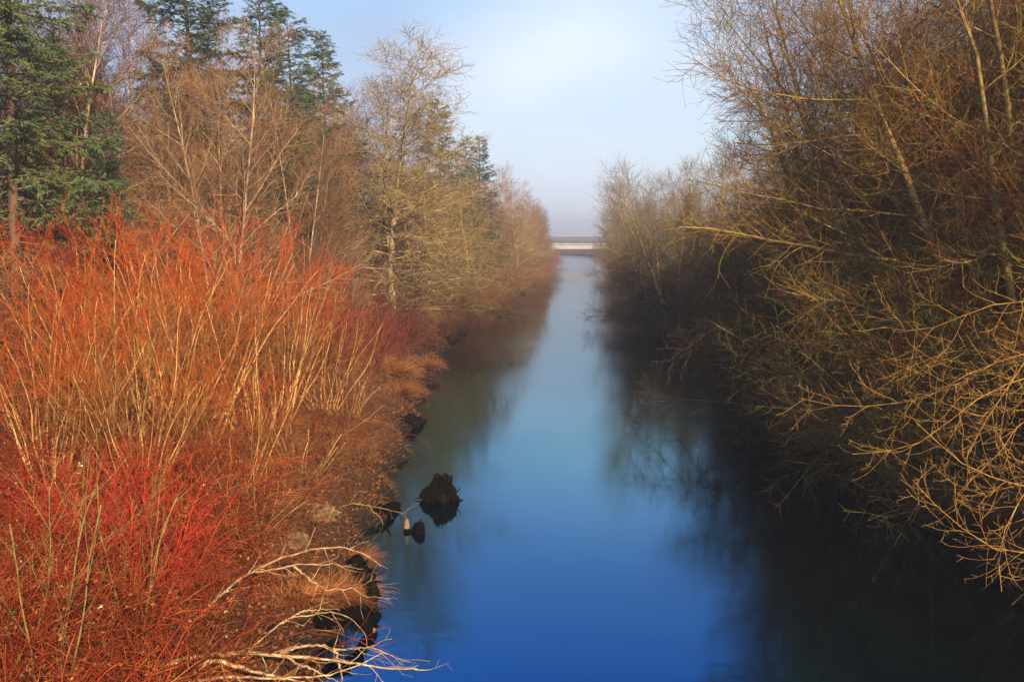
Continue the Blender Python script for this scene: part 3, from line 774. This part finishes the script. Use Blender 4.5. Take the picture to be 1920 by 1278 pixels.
# ---- olive saplings in the near left corner
def sapling_kind(seed, H, n):
    return tree_kind(seed, H, n, 12,
        dict(n=7, t0=.2, ang=32, angj=8, L=.36, K=6, wig=.06, up0=.04, up1=.05, rr=.55, rmax=.016, rmin=.006),
        dict(n=3, per_len=True, t0=.2, ang=36, angj=9, L=.45, Labs=True, K=4, wig=.08, up0=.04, up1=.05, rr=.6, rmax=.007, rmin=.004),
        dict(n=1.5, per_len=True, t0=.2, ang=38, angj=9, L=.15, Labs=True, K=3, wig=.08, rr=.8, rmax=.004, rmin=.003),
        (M['sapling'], M['sapling'], M['sapling']), r=.028, gap=.10, keep=0, base='stem', wig=.05)
SAP = [sapling_kind(101, 3.6, 3), sapling_kind(102, 3.2, 2)]
for k, (px, Y, sc, lab) in enumerate(((90, 13.4, 1.0, 'slender olive sapling with forked stems in the near left corner'),
                                  (45, 14.6, .95, 'olive sapling at the left frame edge beside the forked one'),
                                  (250, 15.5, .8, 'thin brown sapling standing among brambles left of the fallen branches'),
                                  (240, 23, 1.25, 'straight orange lit sapling in front of the willow thicket'))):
    x = at(px, 1100, Y)[0]
    place(SAP[k % 2], 'sapling', lab, 'sapling', ground_at(x, Y), rz(), sc, 'young saplings in the foreground')

# ---- pale fallen branches reaching over the water
def resample(pts, K):
    pts = np.array(pts, float); d = np.r_[0, np.cumsum(np.linalg.norm(np.diff(pts, axis=0), axis=1))]
    t = np.linspace(0, d[-1], K)
    Q = np.stack([np.interp(t, d, pts[:, i]) for i in range(3)], -1)
    for _ in range(2):
        Q[1:-1] = (Q[:-2] + 2 * Q[1:-1] + Q[2:]) / 4
    return Q
def branch_thing(name, label, paths, seed, mat, group, r0, tw=2.2, twl=.5, cat='branch', up=.0, K=34):
    rng = np.random.default_rng(seed)
    Ps = [resample([at(*q) for q in p], K) for p in paths]
    base = Ps[0][0]
    t = thing(name, label, cat, tuple(base), group=group)
    Ps = [P - base for P in Ps]
    mb = MB()
    allP, allR = [], []
    for k, P in enumerate(Ps):
        w = np.cumsum(rng.normal(0, .009, P.shape), 0); P = P + (w - np.linspace(0, 1, K)[:, None] * w[-1]) + rng.normal(0, .006, P.shape)
        rr = r0 * (.92 if k == 0 else .6)
        Rd = rr * (1 - .82 * np.linspace(0, 1, K)) * (1 + np.abs(rng.normal(0, .16, K)))
        link('limb', MB().tubes(P[None], Rd[None], 7).mesh('limb', mat), t)
        allP.append(P); allR.append(Rd)
    P1 = np.stack(allP); R1 = np.stack(allR)
    P2, R2 = grow(rng, P1, R1, n=tw, per_len=True, t0=.25, ang=45, angj=14, L=twl, Labs=True, K=6, wig=.12, up0=up, up1=up * 2, rr=.55, rmax=.012, rmin=.005)
    P3, R3 = grow(rng, P2, R2, n=3, per_len=True, t0=.2, ang=45, angj=14, L=twl * .4, Labs=True, K=4, wig=.15, up0=up, up1=up * 2, rr=.7, rmax=.006, rmin=.0035)
    mb.tubes(P2, R2, 4).tubes(P3, R3, 3)
    link('twigs', mb.mesh('twigs', mat), t, kind='stuff')
    return t
FB = 'pale fallen branches at the lower left'
branch_thing('fallen_branch', 'pale bare branch arching highest over the grass tussock and water', [
    [(290, 1250, 16.0), (345, 1180, 16.4), (420, 1105, 16.9), (490, 1060, 17.3), (560, 1036, 17.7), (640, 1026, 18.1), (690, 1040, 18.4), (716, 1062, 18.6)],
    [(470, 1072, 17.2), (520, 1066, 17.5), (560, 1058, 17.7), (620, 1056, 18), (680, 1066, 18.4)],
    [(552, 1060, 17.7), (580, 1090, 17.9), (612, 1106, 18.1), (665, 1104, 18.4), (690, 1120, 18.5)]], 5, M['dead_pale'], FB, .034)
branch_thing('fallen_branch', 'thin pale branch drooping in an arc between the upper and lower ones', [
    [(400, 1290, 15.5), (470, 1215, 15.9), (530, 1168, 16.3), (600, 1152, 16.7), (650, 1156, 17), (684, 1184, 17.2), (690, 1215, 17.3)],
    [(530, 1168, 16.3), (560, 1150, 16.5), (620, 1142, 16.8)]], 6, M['dead_pale'], FB, .022)
branch_thing('fallen_branch', 'thick pale forked branch reaching farthest across the water at the bottom', [
    [(290, 1250, 15.0), (380, 1226, 15.1), (470, 1215, 15.3), (530, 1226, 15.5), (600, 1234, 15.8), (660, 1240, 16.0), (730, 1254, 16.3), (800, 1256, 16.6)],
    [(524, 1222, 15.5), (565, 1208, 15.7), (600, 1204, 15.9), (630, 1216, 16.1), (700, 1214, 16.4), (770, 1240, 16.7)],
    [(530, 1228, 15.5), (560, 1244, 15.5), (610, 1264, 15.6), (640, 1282, 15.7)],
    [(626, 1212, 16.1), (634, 1240, 16.1), (638, 1268, 16.1), (640, 1290, 16.1)]], 7, M['dead_pale'], FB, .042)
branch_thing('fallen_branch', 'low pale branch lying along the bottom edge of the frame', [
    [(330, 1278, 14.5), (400, 1236, 14.7), (450, 1246, 14.8), (520, 1268, 15), (600, 1292, 15.2)],
    [(310, 1284, 14.4), (420, 1268, 14.6), (520, 1276, 14.8), (600, 1268, 15.1), (680, 1240, 15.4), (720, 1222, 15.6)]], 8, M['dead_pale'], FB, .045)
branch_thing('fallen_branch', 'thin orange lit branch bowing over the dark bank above the tussock', [
    [(560, 1000, 26), (600, 962, 26.4), (660, 944, 26.8), (720, 952, 27.2), (760, 962, 27.6), (775, 990, 27.8)],
    [(690, 945, 27), (720, 980, 27.2), (740, 1005, 27.4)]], 9, M['sapling'], FB, .02)
branch_thing('leaning_willow_stem', 'long pale willow stem leaning low across the dark bank towards the water', [
    [(440, 930, 30), (520, 890, 30.5), (600, 840, 31), (680, 795, 31.6), (720, 758, 32)]], 12, M['willow_stem'], None, .025, 1.5, .6, 'stem', .03)

# ---- grass on the banks
def grass():
    rng = np.random.default_rng(5)
    n = 24000
    y = 9 + 95 * rng.uniform(0, 1, n) ** 1.8
    s = rng.exponential(2.2, n) + rng.uniform(-.05, .15, n)
    x = xl(y) - s
    z = bank_h(s, x, y)
    p = np.stack([x, y, z - .03], -1)
    d = rng.normal(0, .55, (n, 3)); d[:, 2] = rng.uniform(.25, 1, n); d[:, 0] += .35 * np.exp(-s)
    k = np.clip(y / 30, .8, 2)
    mb = MB().blades(p, d, rng.uniform(.12, .5, n) * k ** .5, .008 * k, rng, 0, .25)
    link('grass', mb.mesh('grass', M['bank_grass'], False), kind='stuff')
grass()

def litter():
    rng = np.random.default_rng(15)
    n = 9000
    y = 11 + 60 * rng.uniform(0, 1, n) ** 1.5; q = rng.exponential(2.5, n) + .25
    x = xl(y) - q
    p = np.stack([x, y, bank_h(q, x, y) + .012], -1)
    d = rng.normal(0, 1, (n, 3)); d[:, 2] = rng.normal(.12, .2, n)
    link('leaf_litter', MB().blades(p, d, rng.uniform(.05, .14, n), rng.uniform(.015, .04, n), rng, 0, .1).mesh('leaf_litter', M['dead_leaf'], False), kind='stuff')
litter()
for s_, y, sc, k, lab in ((2.0, 20.5, .55, 2, 'low brown bramble tangle on the dark bank above the tussocks'), (1.7, 23.5, .55, 2, 'low brown bramble tangle behind the flat stones'), (2.3, 26.5, .7, 2, 'brown bramble tangle on the bank level with the root stump'),
                          (1.5, 30.5, .65, 2, 'brown bramble tangle at the waterline beyond the root stump'), (1.8, 34.5, .7, 2, 'brown bramble tangle on the bare bank before the bank point'), (3.6, 29.0, .8, 2, 'brown bramble tangle at the foot of the riverside willow')):
    place(BRAM[k], 'bramble_bush', lab, 'bramble', on_left(s_, y), rz(), sc, 'brown brambles along the bare bank', mats={'cane': M['bank_cane']})
for s_, y, sc, lab in ((2.6, 28.2, .8, 'small bare brown shrub leaning over the bare bank beside the stump'), (2.2, 37.5, .9, 'small bare brown shrub near the black jutting log'), (2.9, 22.3, .7, 'small bare brown shrub behind the flat stones')):
    place(DOG[1], 'riverside_shrub', lab, 'shrub', on_left(s_, y), rz(), sc, 'small bare shrubs on the dark bank', mats={'crown': [M['bank_cane'], M['brown_twig']], 'stem': M['willow_stem']})

def tussock_kind(seed, n=900):
    rng = np.random.default_rng(seed)
    a = rng.uniform(0, 6.28, n); q = .35 * np.sqrt(rng.uniform(0, 1, n))
    p = np.stack([np.cos(a) * q, np.sin(a) * q, np.full(n, -.05)], -1)
    d = np.stack([np.cos(a) * q * 1.6, np.sin(a) * q * 1.6, np.full(n, .55)], -1) + rng.normal(0, .42, (n, 3)) * np.array([1, 1, .45]) + np.array([.25, -.1, 0])
    P = walk(rng, p, d, rng.uniform(.25, 1.05, n) ** 1.1, 6, .09, -.05, -.36)
    Rd = np.repeat(np.array([[.006, .007, .006, .005, .004, .0015]]), n, 0)
    return [('blades', MB().tubes(P, Rd, 3).mesh('blades', M['dead_grass']), 'stuff')]
TUS = [tussock_kind(1), tussock_kind(2, 700)]
for px, py, z, k, sc, lab in (
    (640, 1040, 1.1, 0, 1.25, 'orange dead grass tussock overhanging the water behind the arching branch'),
    (590, 1055, 1.25, 1, 1.1, 'orange grass tussock left of the one overhanging the water'),
    (665, 1000, .8, 1, .9, 'straw coloured tussock at the bank edge above the arching branch'),
    (545, 1075, 1.2, 0, 1.0, 'dry grass tussock beside the flat pale stone'),
    (735, 715, .7, 0, 1.9, 'bright orange tussock on the bank point below the purple shrub'),
    (700, 705, 1.0, 1, 1.9, 'bright orange tussock left of the one on the bank point'),
    (750, 745, .5, 1, 1.5, 'pale orange tussock at the water edge of the bank point'),
    (800, 690, .5, 0, 1.5, 'rust coloured tussock at the waterline beneath the mossy tree'),
    (668, 690, 1.2, 1, 1.8, 'russet tussock beneath the purple red shrub'),
):
    p = at_z(px, py, z); place(TUS[k], 'grass_tussock', lab, 'grass tussock', ground_at(p[0], p[1]), rz() * .12 - .4, (sc * .82, sc * .82, sc * .68), 'dead grass tussocks on the left bank')

# ---- stones, stumps and driftwood
def lump(rng, size, jag=.25, seg=14, ring=10, flatb=False, twist=0.):
    th = np.linspace(0, 2 * math.pi, seg + 1); ph = np.linspace(0, math.pi, ring)
    T, Pp = np.meshgrid(th, ph, indexing='ij')
    f = np.ones_like(T)
    for _ in range(7):
        a, b, c = rng.integers(1, 6), rng.integers(1, 5), rng.uniform(0, 6.28)
        f += jag * .35 * np.sin(a * T + c) * np.sin(b * Pp + c * 1.7)
    nn = rng.normal(0, jag * .12, T.shape); nn[-1] = nn[0]; f = f + nn
    f[-1] = f[0]
    f[:, 0] = f[0, 0]; f[:, -1] = f[0, -1]
    X = np.stack([np.cos(T) * np.sin(Pp), np.sin(T) * np.sin(Pp), np.cos(Pp)], -1) * f[..., None] * np.array(size)
    return X
def rock(px, py, z, size, label, seed):
    rng = np.random.default_rng(seed)
    p = at_z(px, py, z); g = gz(p[0], p[1])
    o = link('stone', MB().grid(lump(rng, size, .3)[:, ::-1]).mesh('stone', M['stone'], False))
    o.location = (p[0], p[1], g + size[2] * .55); o.rotation_euler = (.1, .08, rng.uniform(-.4, .4))
    o['label'] = label; o['category'] = 'stone'; o['group'] = 'flat stones on the left bank'
rock(555, 1018, 1.0, (.32, .24, .19), 'flat pale stone in the grass above the fallen branch', 3)
rock(604, 970, .9, (.38, .26, .22), 'broad tan stone on the bank behind the tussock', 4)
rock(520, 1030, 1.1, (.22, .2, .17), 'small stone left of the flat pale one', 5)

def stump():
    rng = np.random.default_rng(17)
    p = at_z(828, 937, 0)
    t = thing('tree_stump', 'jagged black root stump standing in the river', 'stump', (p[0], p[1], 0), 0, .9)
    X = lump(rng, (.50, .40, .46), .72, 44, 28)
    X += rng.normal(0, .022, X.shape) * np.array([1, 1, 1.3]); X[-1] = X[0]
    X[..., 2] += .30 * np.exp(-((X[..., 0] - .04) / .15) ** 2) * (X[..., 2] > .1) + .16 * np.exp(-((X[..., 0] + .22) / .07) ** 2) * (X[..., 2] > .2) + .14 * np.exp(-((X[..., 0] - .33) / .06) ** 2) * (X[..., 2] > .15)
    X[..., 2] += .02
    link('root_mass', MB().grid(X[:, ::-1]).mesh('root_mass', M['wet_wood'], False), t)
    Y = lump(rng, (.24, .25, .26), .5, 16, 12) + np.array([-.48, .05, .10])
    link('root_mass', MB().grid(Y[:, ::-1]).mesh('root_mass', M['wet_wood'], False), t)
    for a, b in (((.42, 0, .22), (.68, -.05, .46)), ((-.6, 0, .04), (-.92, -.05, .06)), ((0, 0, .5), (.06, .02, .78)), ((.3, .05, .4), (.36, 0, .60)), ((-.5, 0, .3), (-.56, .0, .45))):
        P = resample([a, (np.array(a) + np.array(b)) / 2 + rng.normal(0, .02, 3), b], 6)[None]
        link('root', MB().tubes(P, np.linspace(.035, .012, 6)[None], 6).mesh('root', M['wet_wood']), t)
    p = at_z(762, 996, 0)
    t = thing('broken_post', 'short broken wooden post with pale splintered top in the water', 'post', (p[0], p[1], 0))
    P = resample([(0, 0, -.5), (0, 0, -.1), (.01, 0, .1)], 6)[None]
    link('wet_base', MB().tubes(P, np.full((1, 6), .085), 9).mesh('wet_base', M['wet_wood']), t)
    P = resample([(.01, 0, .1), (.015, 0, .25), (.02, 0, .36)], 6)[None]
    link('splintered_top', MB().tubes(P, np.array([[.084, .08, .078, .075, .06, .03]]), 9).mesh('splintered_top', M['cut_wood'], False), t)
    p = at_z(785, 997, 0)
    t = thing('driftwood', 'small dark wedge of driftwood beside the broken post', 'driftwood', (p[0], p[1], 0))
    X = lump(rng, (.20, .12, .20), .4, 12, 9); X[..., 2] *= np.where(X[..., 2] > 0, 1 + 1.0 * np.clip(.4 + X[..., 0] * 2.2, 0, 1), 1)
    link('wedge', MB().grid(X[:, ::-1]).mesh('wedge', M['wet_wood'], False), t)
    P = resample([(-.26, 0, .0), (-.05, 0, .16), (.08, 0, .36)], 6)[None]
    link('prong', MB().tubes(P, np.linspace(.04, .02, 6)[None], 6).mesh('prong', M['wet_wood']), t)
    # rotten logs at the near bank
    for k, (pts, r, lab) in enumerate((
        ([at_z(600, 1165, .5), at_z(655, 1150, .55), at_z(692, 1165, .2), at_z(704, 1225, -.3)], .17, 'black rotten log slumping from the bank into the water under the arching branch'),
        ([at_z(668, 1050, .75), at_z(694, 1085, .55), at_z(700, 1130, .1), at_z(702, 1150, -.3)], .16, 'black rotten trunk hanging down the undercut bank below the tussock'),
        ([at_z(690, 960, .25), at_z(712, 955, .30), at_z(738, 950, .12), at_z(752, 946, -.25)], .16, 'dark sodden log lying on the waterline between bank and root stump'),
        ([at_z(730, 792, .35), at_z(765, 785, .4), at_z(790, 790, .1), at_z(800, 792, -.2)], .22, 'black log jutting into the water below the orange bank point'))):
        pts = np.array(pts); b = pts[0].copy()
        P = resample(pts - b, 14) + rng.normal(0, .025, (14, 3))
        t = thing('rotten_log', lab, 'log', tuple(b), group='rotten logs along the left waterline')
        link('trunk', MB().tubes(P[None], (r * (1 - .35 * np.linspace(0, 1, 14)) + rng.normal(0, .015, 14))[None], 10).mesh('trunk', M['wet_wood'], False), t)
        for q in range(3):
            i = 3 + 3 * q
            e = P[i] + np.array([rng.uniform(-.1, .35), rng.uniform(-.2, .1), rng.uniform(.05, .3)])
            link('snag', MB().tubes(resample([P[i], (P[i] + e) / 2 + [0, 0, .05], e], 5)[None], np.linspace(.05, .015, 5)[None], 5).mesh('snag', M['wet_wood']), t)
    # right bank driftwood
    b = at_z(1310, 634, 0)
    a = at_z(1232, 635, 0) - b
    t = thing('driftwood', 'dark driftwood log with an upturned snag lying off the right bank', 'driftwood', tuple(b))
    P = resample([(2.2, .3, .25), (0, 0, .10), a * .5 + [0, 0, .03], a + [.2, 0, .02]], 12)
    link('log', MB().tubes(P[None], np.linspace(.16, .08, 12)[None], 8).mesh('log', M['wet_wood'], False), t)
    P = resample([a + [-.05, 0, -.2], a + [.12, 0, .3], a + [.5, 0, .85]], 6)
    link('snag', MB().tubes(P[None], np.array([[.30, .26, .2, .14, .08, .03]]), 7).mesh('snag', M['wet_wood'], False), t)
    P = resample([a + [.6, 0, .0], a + [.62, 0, .3], a + [.66, 0, .7]], 5)
    link('snag', MB().tubes(P[None], np.array([[.10, .10, .09, .08, .05]]), 7).mesh('snag', M['wet_wood'], False), t)
stump()

# ------------------------------------------------------------------ right bank
G_RF = 'bare trees crowding the right bank'
for nm, kind, s, y, sc, lab, mats in (
    ('spreading_tree', SPREAD[0], 5.5, 36, 1.12, 'huge spreading bare tree with golden twigs whose crown rises past the top edge', None),
    ('spreading_tree', SPREAD[1], 4.4, 42, 1.0, 'wide bare tree with pale forked trunk in the middle of the right bank mass', None),
    ('spreading_tree', SPREAD[2], 5.0, 50, .98, 'many stemmed bare tree reaching farthest left into the sky on the right', None),
    ('spreading_tree', SPREAD[0], 8.5, 44, 1.05, 'tall bare tree behind the pale forked trunk on the right bank', None),
    ('spreading_tree', SPREAD[1], 6.0, 60, .80, 'brown bare tree sloping down towards the grey riverside tree on the right', None),
    ('spreading_tree', SPREAD[2], 7.5, 70, .78, 'dim brown bare tree between the big right bank trees and the grey riverside tree', moss_mats('brown_twig')),
    ('mossy_tree', MOSS[1], 4.5, 66, .62, 'low tangled tree with one pale bare limb pointing left on the right bank', None),
    ('spreading_tree', ROUND, -.3, 88, 1.0, 'rounded grey green riverside tree with mossy limbs overhanging the water on the right', None),
    ('mossy_tree', MOSS[1], 1.2, 90, .55, 'low mossy tree drooping to the water beneath the rounded grey riverside tree', None),
    ('spreading_tree', SPREAD[2], 3.0, 112, .78, 'misty bare tree behind the rounded grey riverside tree', moss_mats('grey_twig')),
    ('spreading_tree', SPREAD[2], 10.0, 31, 1.1, 'golden bare tree at the right frame edge with dark trunks', None),
):
    place(kind, nm, lab, 'tree', on_right(s, y), rz(), sc, G_RF, mats=mats)
for y, s, sc in ((130, 3, .75), (150, 2.5, .75), (175, 2.5, .72), (205, 2.5, .7), (240, 3, .7), (280, 3, .7), (320, 4, .7), (350, 5, .7)):
    place(SPREAD[int(y) % 3], 'bare_tree', 'small hazy bare tree in the far row towards the right end of the bridge', 'tree', on_right(s, y), rz(), sc, 'far hazy trees on the right bank', mats=moss_mats('grey_twig'))
for y, s, sc, k in ((34, 15, 1.0, 0), (44, 16, 1.0, 1), (56, 13, .95, 2), (68, 14, .85, 0), (82, 12, .8, 1), (100, 12, .8, 2), (124, 11, .8, 0), (27, 15, 1.05, 2), (33, 5.5, .95, 1), (39, 8.5, 1.0, 0), (46, 6.5, .98, 2), (53, 9.5, .95, 1), (37, 11, 1.05, 2), (30, 7.5, .9, 0), (48, 11, 1.0, 0)):
    place(SPREAD[k], 'bare_tree', ('rust tinted bare tree half hidden behind the big right bank trees', 'bare tree half hidden in the second row beyond the big right bank trees')[y > 54], 'tree', on_right(s, y), rz(), sc, 'second row of bare trees on the right bank', mats=moss_mats('rust_twig') if k != 1 else None)

for y, s, sc, k, mt in ((32, 5, 1.1, 0, 0), (37, 4, 1.1, 1, 0), (41, 7, 1.3, 2, 0), (46, 4, 1.2, 0, 0), (52, 5, 1.3, 1, 0), (58, 5, 1.2, 2, 0), (63, 8, 1.3, 0, 1), (69, 4, 1.1, 1, 1), (74, 7, 1.3, 2, 1), (80, 5, 1.0, 0, 1), (86, 6, 1.2, 1, 1), (97, 5, 1.1, 2, 1), (106, 3, 1., 0, 1), (116, 3, 1., 1, 1), (128, 2, 1., 2, 1), (142, 2, 1., 0, 1), (160, 2, .9, 1, 1), (185, 2, .9, 2, 1), (220, 2, .9, 0, 1), (260, 2, .9, 1, 1), (300, 3, .9, 2, 1)):
    place(BUSH[k], 'thicket_shrub', ('olive brown thicket shrub beneath the biggest right bank trees', 'dull brown thicket shrub between the big trees and the rounded riverside tree', 'hazy grey brown shrub low at the far right waterline')[(y > 56) + (y > 96)], 'shrub', on_right(s, y), rz(), sc, 'brown thicket shrubs beneath the right bank trees',
          mats={'crown': [M['gold_twig'], M['gold_twig']]} if not mt else {'crown': [M['brown_twig'], M['grey_twig']]})

# tall conifers on the right bank level with the viewer: their shade lies over the black water
for x, y, sc, k, lab in ((19.5, 1, .66, 0, 'shorter conifer of the group beside the viewer on the right bank'), (22.5, -1.5, .85, 1, 'middle conifer of the group beside the viewer on the right bank'),
                         (26, 2, 1.0, 0, 'tall conifer of the group beside the viewer on the right bank'), (30.5, 0, 1.0, 1, 'conifer farthest from the river in the group beside the viewer'), (25, -9, .95, 0, 'conifer at the back of the group beside the viewer')):
    place(CON[k], 'conifer_tree', lab, 'conifer', ground_at(x, y), rz(), sc, 'conifers beside the viewer on the right bank')

# bushes hanging to the water, the bank's shade put into their twig colour
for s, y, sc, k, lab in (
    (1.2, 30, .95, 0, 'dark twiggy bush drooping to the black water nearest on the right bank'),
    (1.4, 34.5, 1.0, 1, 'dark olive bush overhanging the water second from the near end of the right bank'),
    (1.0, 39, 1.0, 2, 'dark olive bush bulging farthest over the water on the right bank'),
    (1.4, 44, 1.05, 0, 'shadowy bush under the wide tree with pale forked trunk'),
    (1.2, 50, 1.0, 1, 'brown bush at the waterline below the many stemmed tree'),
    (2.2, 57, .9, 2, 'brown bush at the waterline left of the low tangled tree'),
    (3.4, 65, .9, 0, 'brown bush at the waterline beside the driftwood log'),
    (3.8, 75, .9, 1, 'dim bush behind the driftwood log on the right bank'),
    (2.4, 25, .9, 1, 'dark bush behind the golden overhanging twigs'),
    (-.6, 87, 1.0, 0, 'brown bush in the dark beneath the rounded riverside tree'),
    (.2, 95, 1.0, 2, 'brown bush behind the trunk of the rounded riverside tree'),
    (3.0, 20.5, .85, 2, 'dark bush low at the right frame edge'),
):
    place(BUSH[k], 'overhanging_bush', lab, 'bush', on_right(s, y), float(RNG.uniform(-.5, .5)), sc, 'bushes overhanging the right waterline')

# ---- the near tree on the right: golden limbs sweeping out over black water
def near_tree():
    rng = np.random.default_rng(77)
    base = np.array(on_right(3.6, 18.5))
    t = thing('overhanging_tree', 'near tree at the right frame edge with golden mossy twigs sweeping out over black water', 'tree', tuple(base))
    P0 = resample([base + [0, 0, -.4], base + [-.2, 0, 3], base + [-.2, .2, 6], base + [.3, .3, 10], base + [.5, .3, 15]], 14)
    R0 = np.linspace(.22, .03, 14)
    link('trunk', MB().tubes((P0 - base)[None], R0[None], 9).mesh('trunk', M['gold_bark']), t)
    def hub(z): return [float(np.interp(z, P0[:, 2], P0[:, i])) for i in range(3)]
    paths = [
        [hub(6.6), at(1905, 650, 18.2), at(1800, 715, 18.4), at(1710, 758, 18.9), at(1625, 772, 19.3), at(1560, 766, 19.7), at(1500, 745, 20)],
        [hub(6.2), at(1900, 700, 17.6), at(1800, 770, 17.5), at(1720, 850, 17.6), at(1650, 868, 17.8), at(1600, 850, 18)],
        [hub(4.4), at(1910, 930, 17.5), at(1850, 880, 17.4), at(1790, 862, 17.4), at(1740, 830, 17.6), at(1715, 790, 17.8)],
        [hub(3.6), at(1940, 1060, 16.8), at(1870, 1022, 16.8), at(1800, 1000, 17), at(1755, 960, 17.2), at(1710, 900, 17.5)],
        [hub(7.6), at(1890, 560, 18.6), at(1790, 590, 18.8), at(1725, 632, 19.1), at(1680, 640, 19.4), at(1655, 615, 19.6)],
        [hub(5.6), at(1930, 760, 18), at(1880, 830, 17.9), at(1840, 900, 17.9), at(1800, 920, 18)],
        [hub(5.0), at(1930, 880, 17), at(1890, 960, 16.8), at(1860, 1040, 16.8), at(1880, 1110, 16.8)],
        [hub(7.0), at(1960, 640, 16.6), at(1900, 690, 16.2), at(1850, 790, 16), at(1820, 850, 16)],
        [hub(6.0), at(1960, 720, 20), at(1850, 640, 20.5), at(1760, 660, 21), at(1680, 700, 21.4)],
    ]
    P1 = np.stack([resample(p, 16) for p in paths]) - base
    P1[:, 1:] += rng.normal(0, .02, P1[:, 1:].shape)
    R1 = np.linspace(.024, .006, 16)[None] * rng.uniform(.7, 1.15, (len(paths), 1))
    for k in range(len(paths)):
        link('limb', MB().tubes(P1[k:k + 1], R1[k:k + 1], 6).mesh('limb', M['near_twig']), t)
    P1b, R1b = grow(rng, P0[None] - base, R0[None], n=46, t0=.30, ang=70, angj=14, L=2.6, Labs=True, K=8, wig=.1, up0=-.02, up1=.06, rr=.3, rmax=.03, rmin=.012)
    P2, R2 = grow(rng, np.concatenate([P1, ]), R1, n=3.6, per_len=True, t0=.12, ang=46, angj=16, L=lambda t: 1.5 * (1.2 - .8 * t), Labs=True, K=9, wig=.075, up0=-.15, up1=.26, rr=.5, rmax=.009, rmin=.0045)
    P2b, R2b = grow(rng, P1b, R1b, n=2.2, per_len=True, t0=.12, ang=46, angj=14, L=1.1, Labs=True, K=9, wig=.12, up0=-.06, up1=.18, rr=.5, rmax=.009, rmin=.0045)
    P2 = np.concatenate([P2, P2b]); R2 = np.concatenate([R2, R2b])
    P3, R3 = grow(rng, P2, R2, n=3.4, per_len=True, t0=.15, ang=50, angj=14, L=.6, Labs=True, K=6, wig=.09, up0=-.10, up1=.28, rr=.65, rmax=.0055, rmin=.0036)
    P4, R4 = grow(rng, P3, R3, n=5.5, per_len=True, t0=.1, ang=58, angj=14, L=.11, Labs=True, K=3, wig=.14, up0=0, up1=.12, rr=.75, rmax=.0045, rmin=.0034)
    mb = MB().tubes(P1b, R1b, 5).tubes(P2, R2, 4).tubes(P3, R3, 3).tubes(P4, R4, 3)
    link('crown', mb.mesh('crown', M['near_twig']), t, kind='stuff')
near_tree()

# ---- woods out of reach: the mass beyond the bridge and behind both banks
def far_wood():
    rng = np.random.default_rng(9)
    pts = []
    for k in range(260):
        y = rng.uniform(560, 1250); x = rng.uniform(-.32, .22) * y
        if float(xl(y)) - 1 < x < float(xr(y)) + 1 or -.07 < x / y < .06: continue
        pts.append((x, y))
    for k in range(150):
        y = rng.uniform(20, 380); sgn = -1 if k % 2 else 1
        s = rng.uniform(24, 60)
        pts.append((float(xl(y)) - s if sgn < 0 else float(xr(y)) + s, y))
    b = np.array([(x, y, gz(x, y) - .3) for x, y in pts]); n = len(b)
    P0 = walk(rng, b, np.tile([0, 0, 1.], (n, 1)) + rng.normal(0, .05, (n, 3)), rng.uniform(11, 19, n) * np.where(b[:, 1] > 400, 1.3, 1), 7, .03)
    R0 = np.repeat(np.linspace(.17, .03, 7)[None], n, 0)
    P1, R1 = grow(rng, P0, R0, n=14, t0=.12, ang=46, L=lambda t: .34 * (1.2 - t), K=4, wig=.08, up1=.06, rr=.4, rmin=.02)
    P2, R2 = grow(rng, P1, R1, n=7, t0=.1, ang=40, L=.36, K=3, wig=.1, up1=.06, rr=.6, rmin=.02)
    link('far_woodland', MB().tubes(P0, R0, 5).tubes(P1, R1, 3).tubes(P2, R2, 3).mesh('far_woodland', M['far_twig']), kind='stuff')
far_wood()
print('TRIS', TRIS, 'OBJECTS', len(bpy.data.objects))
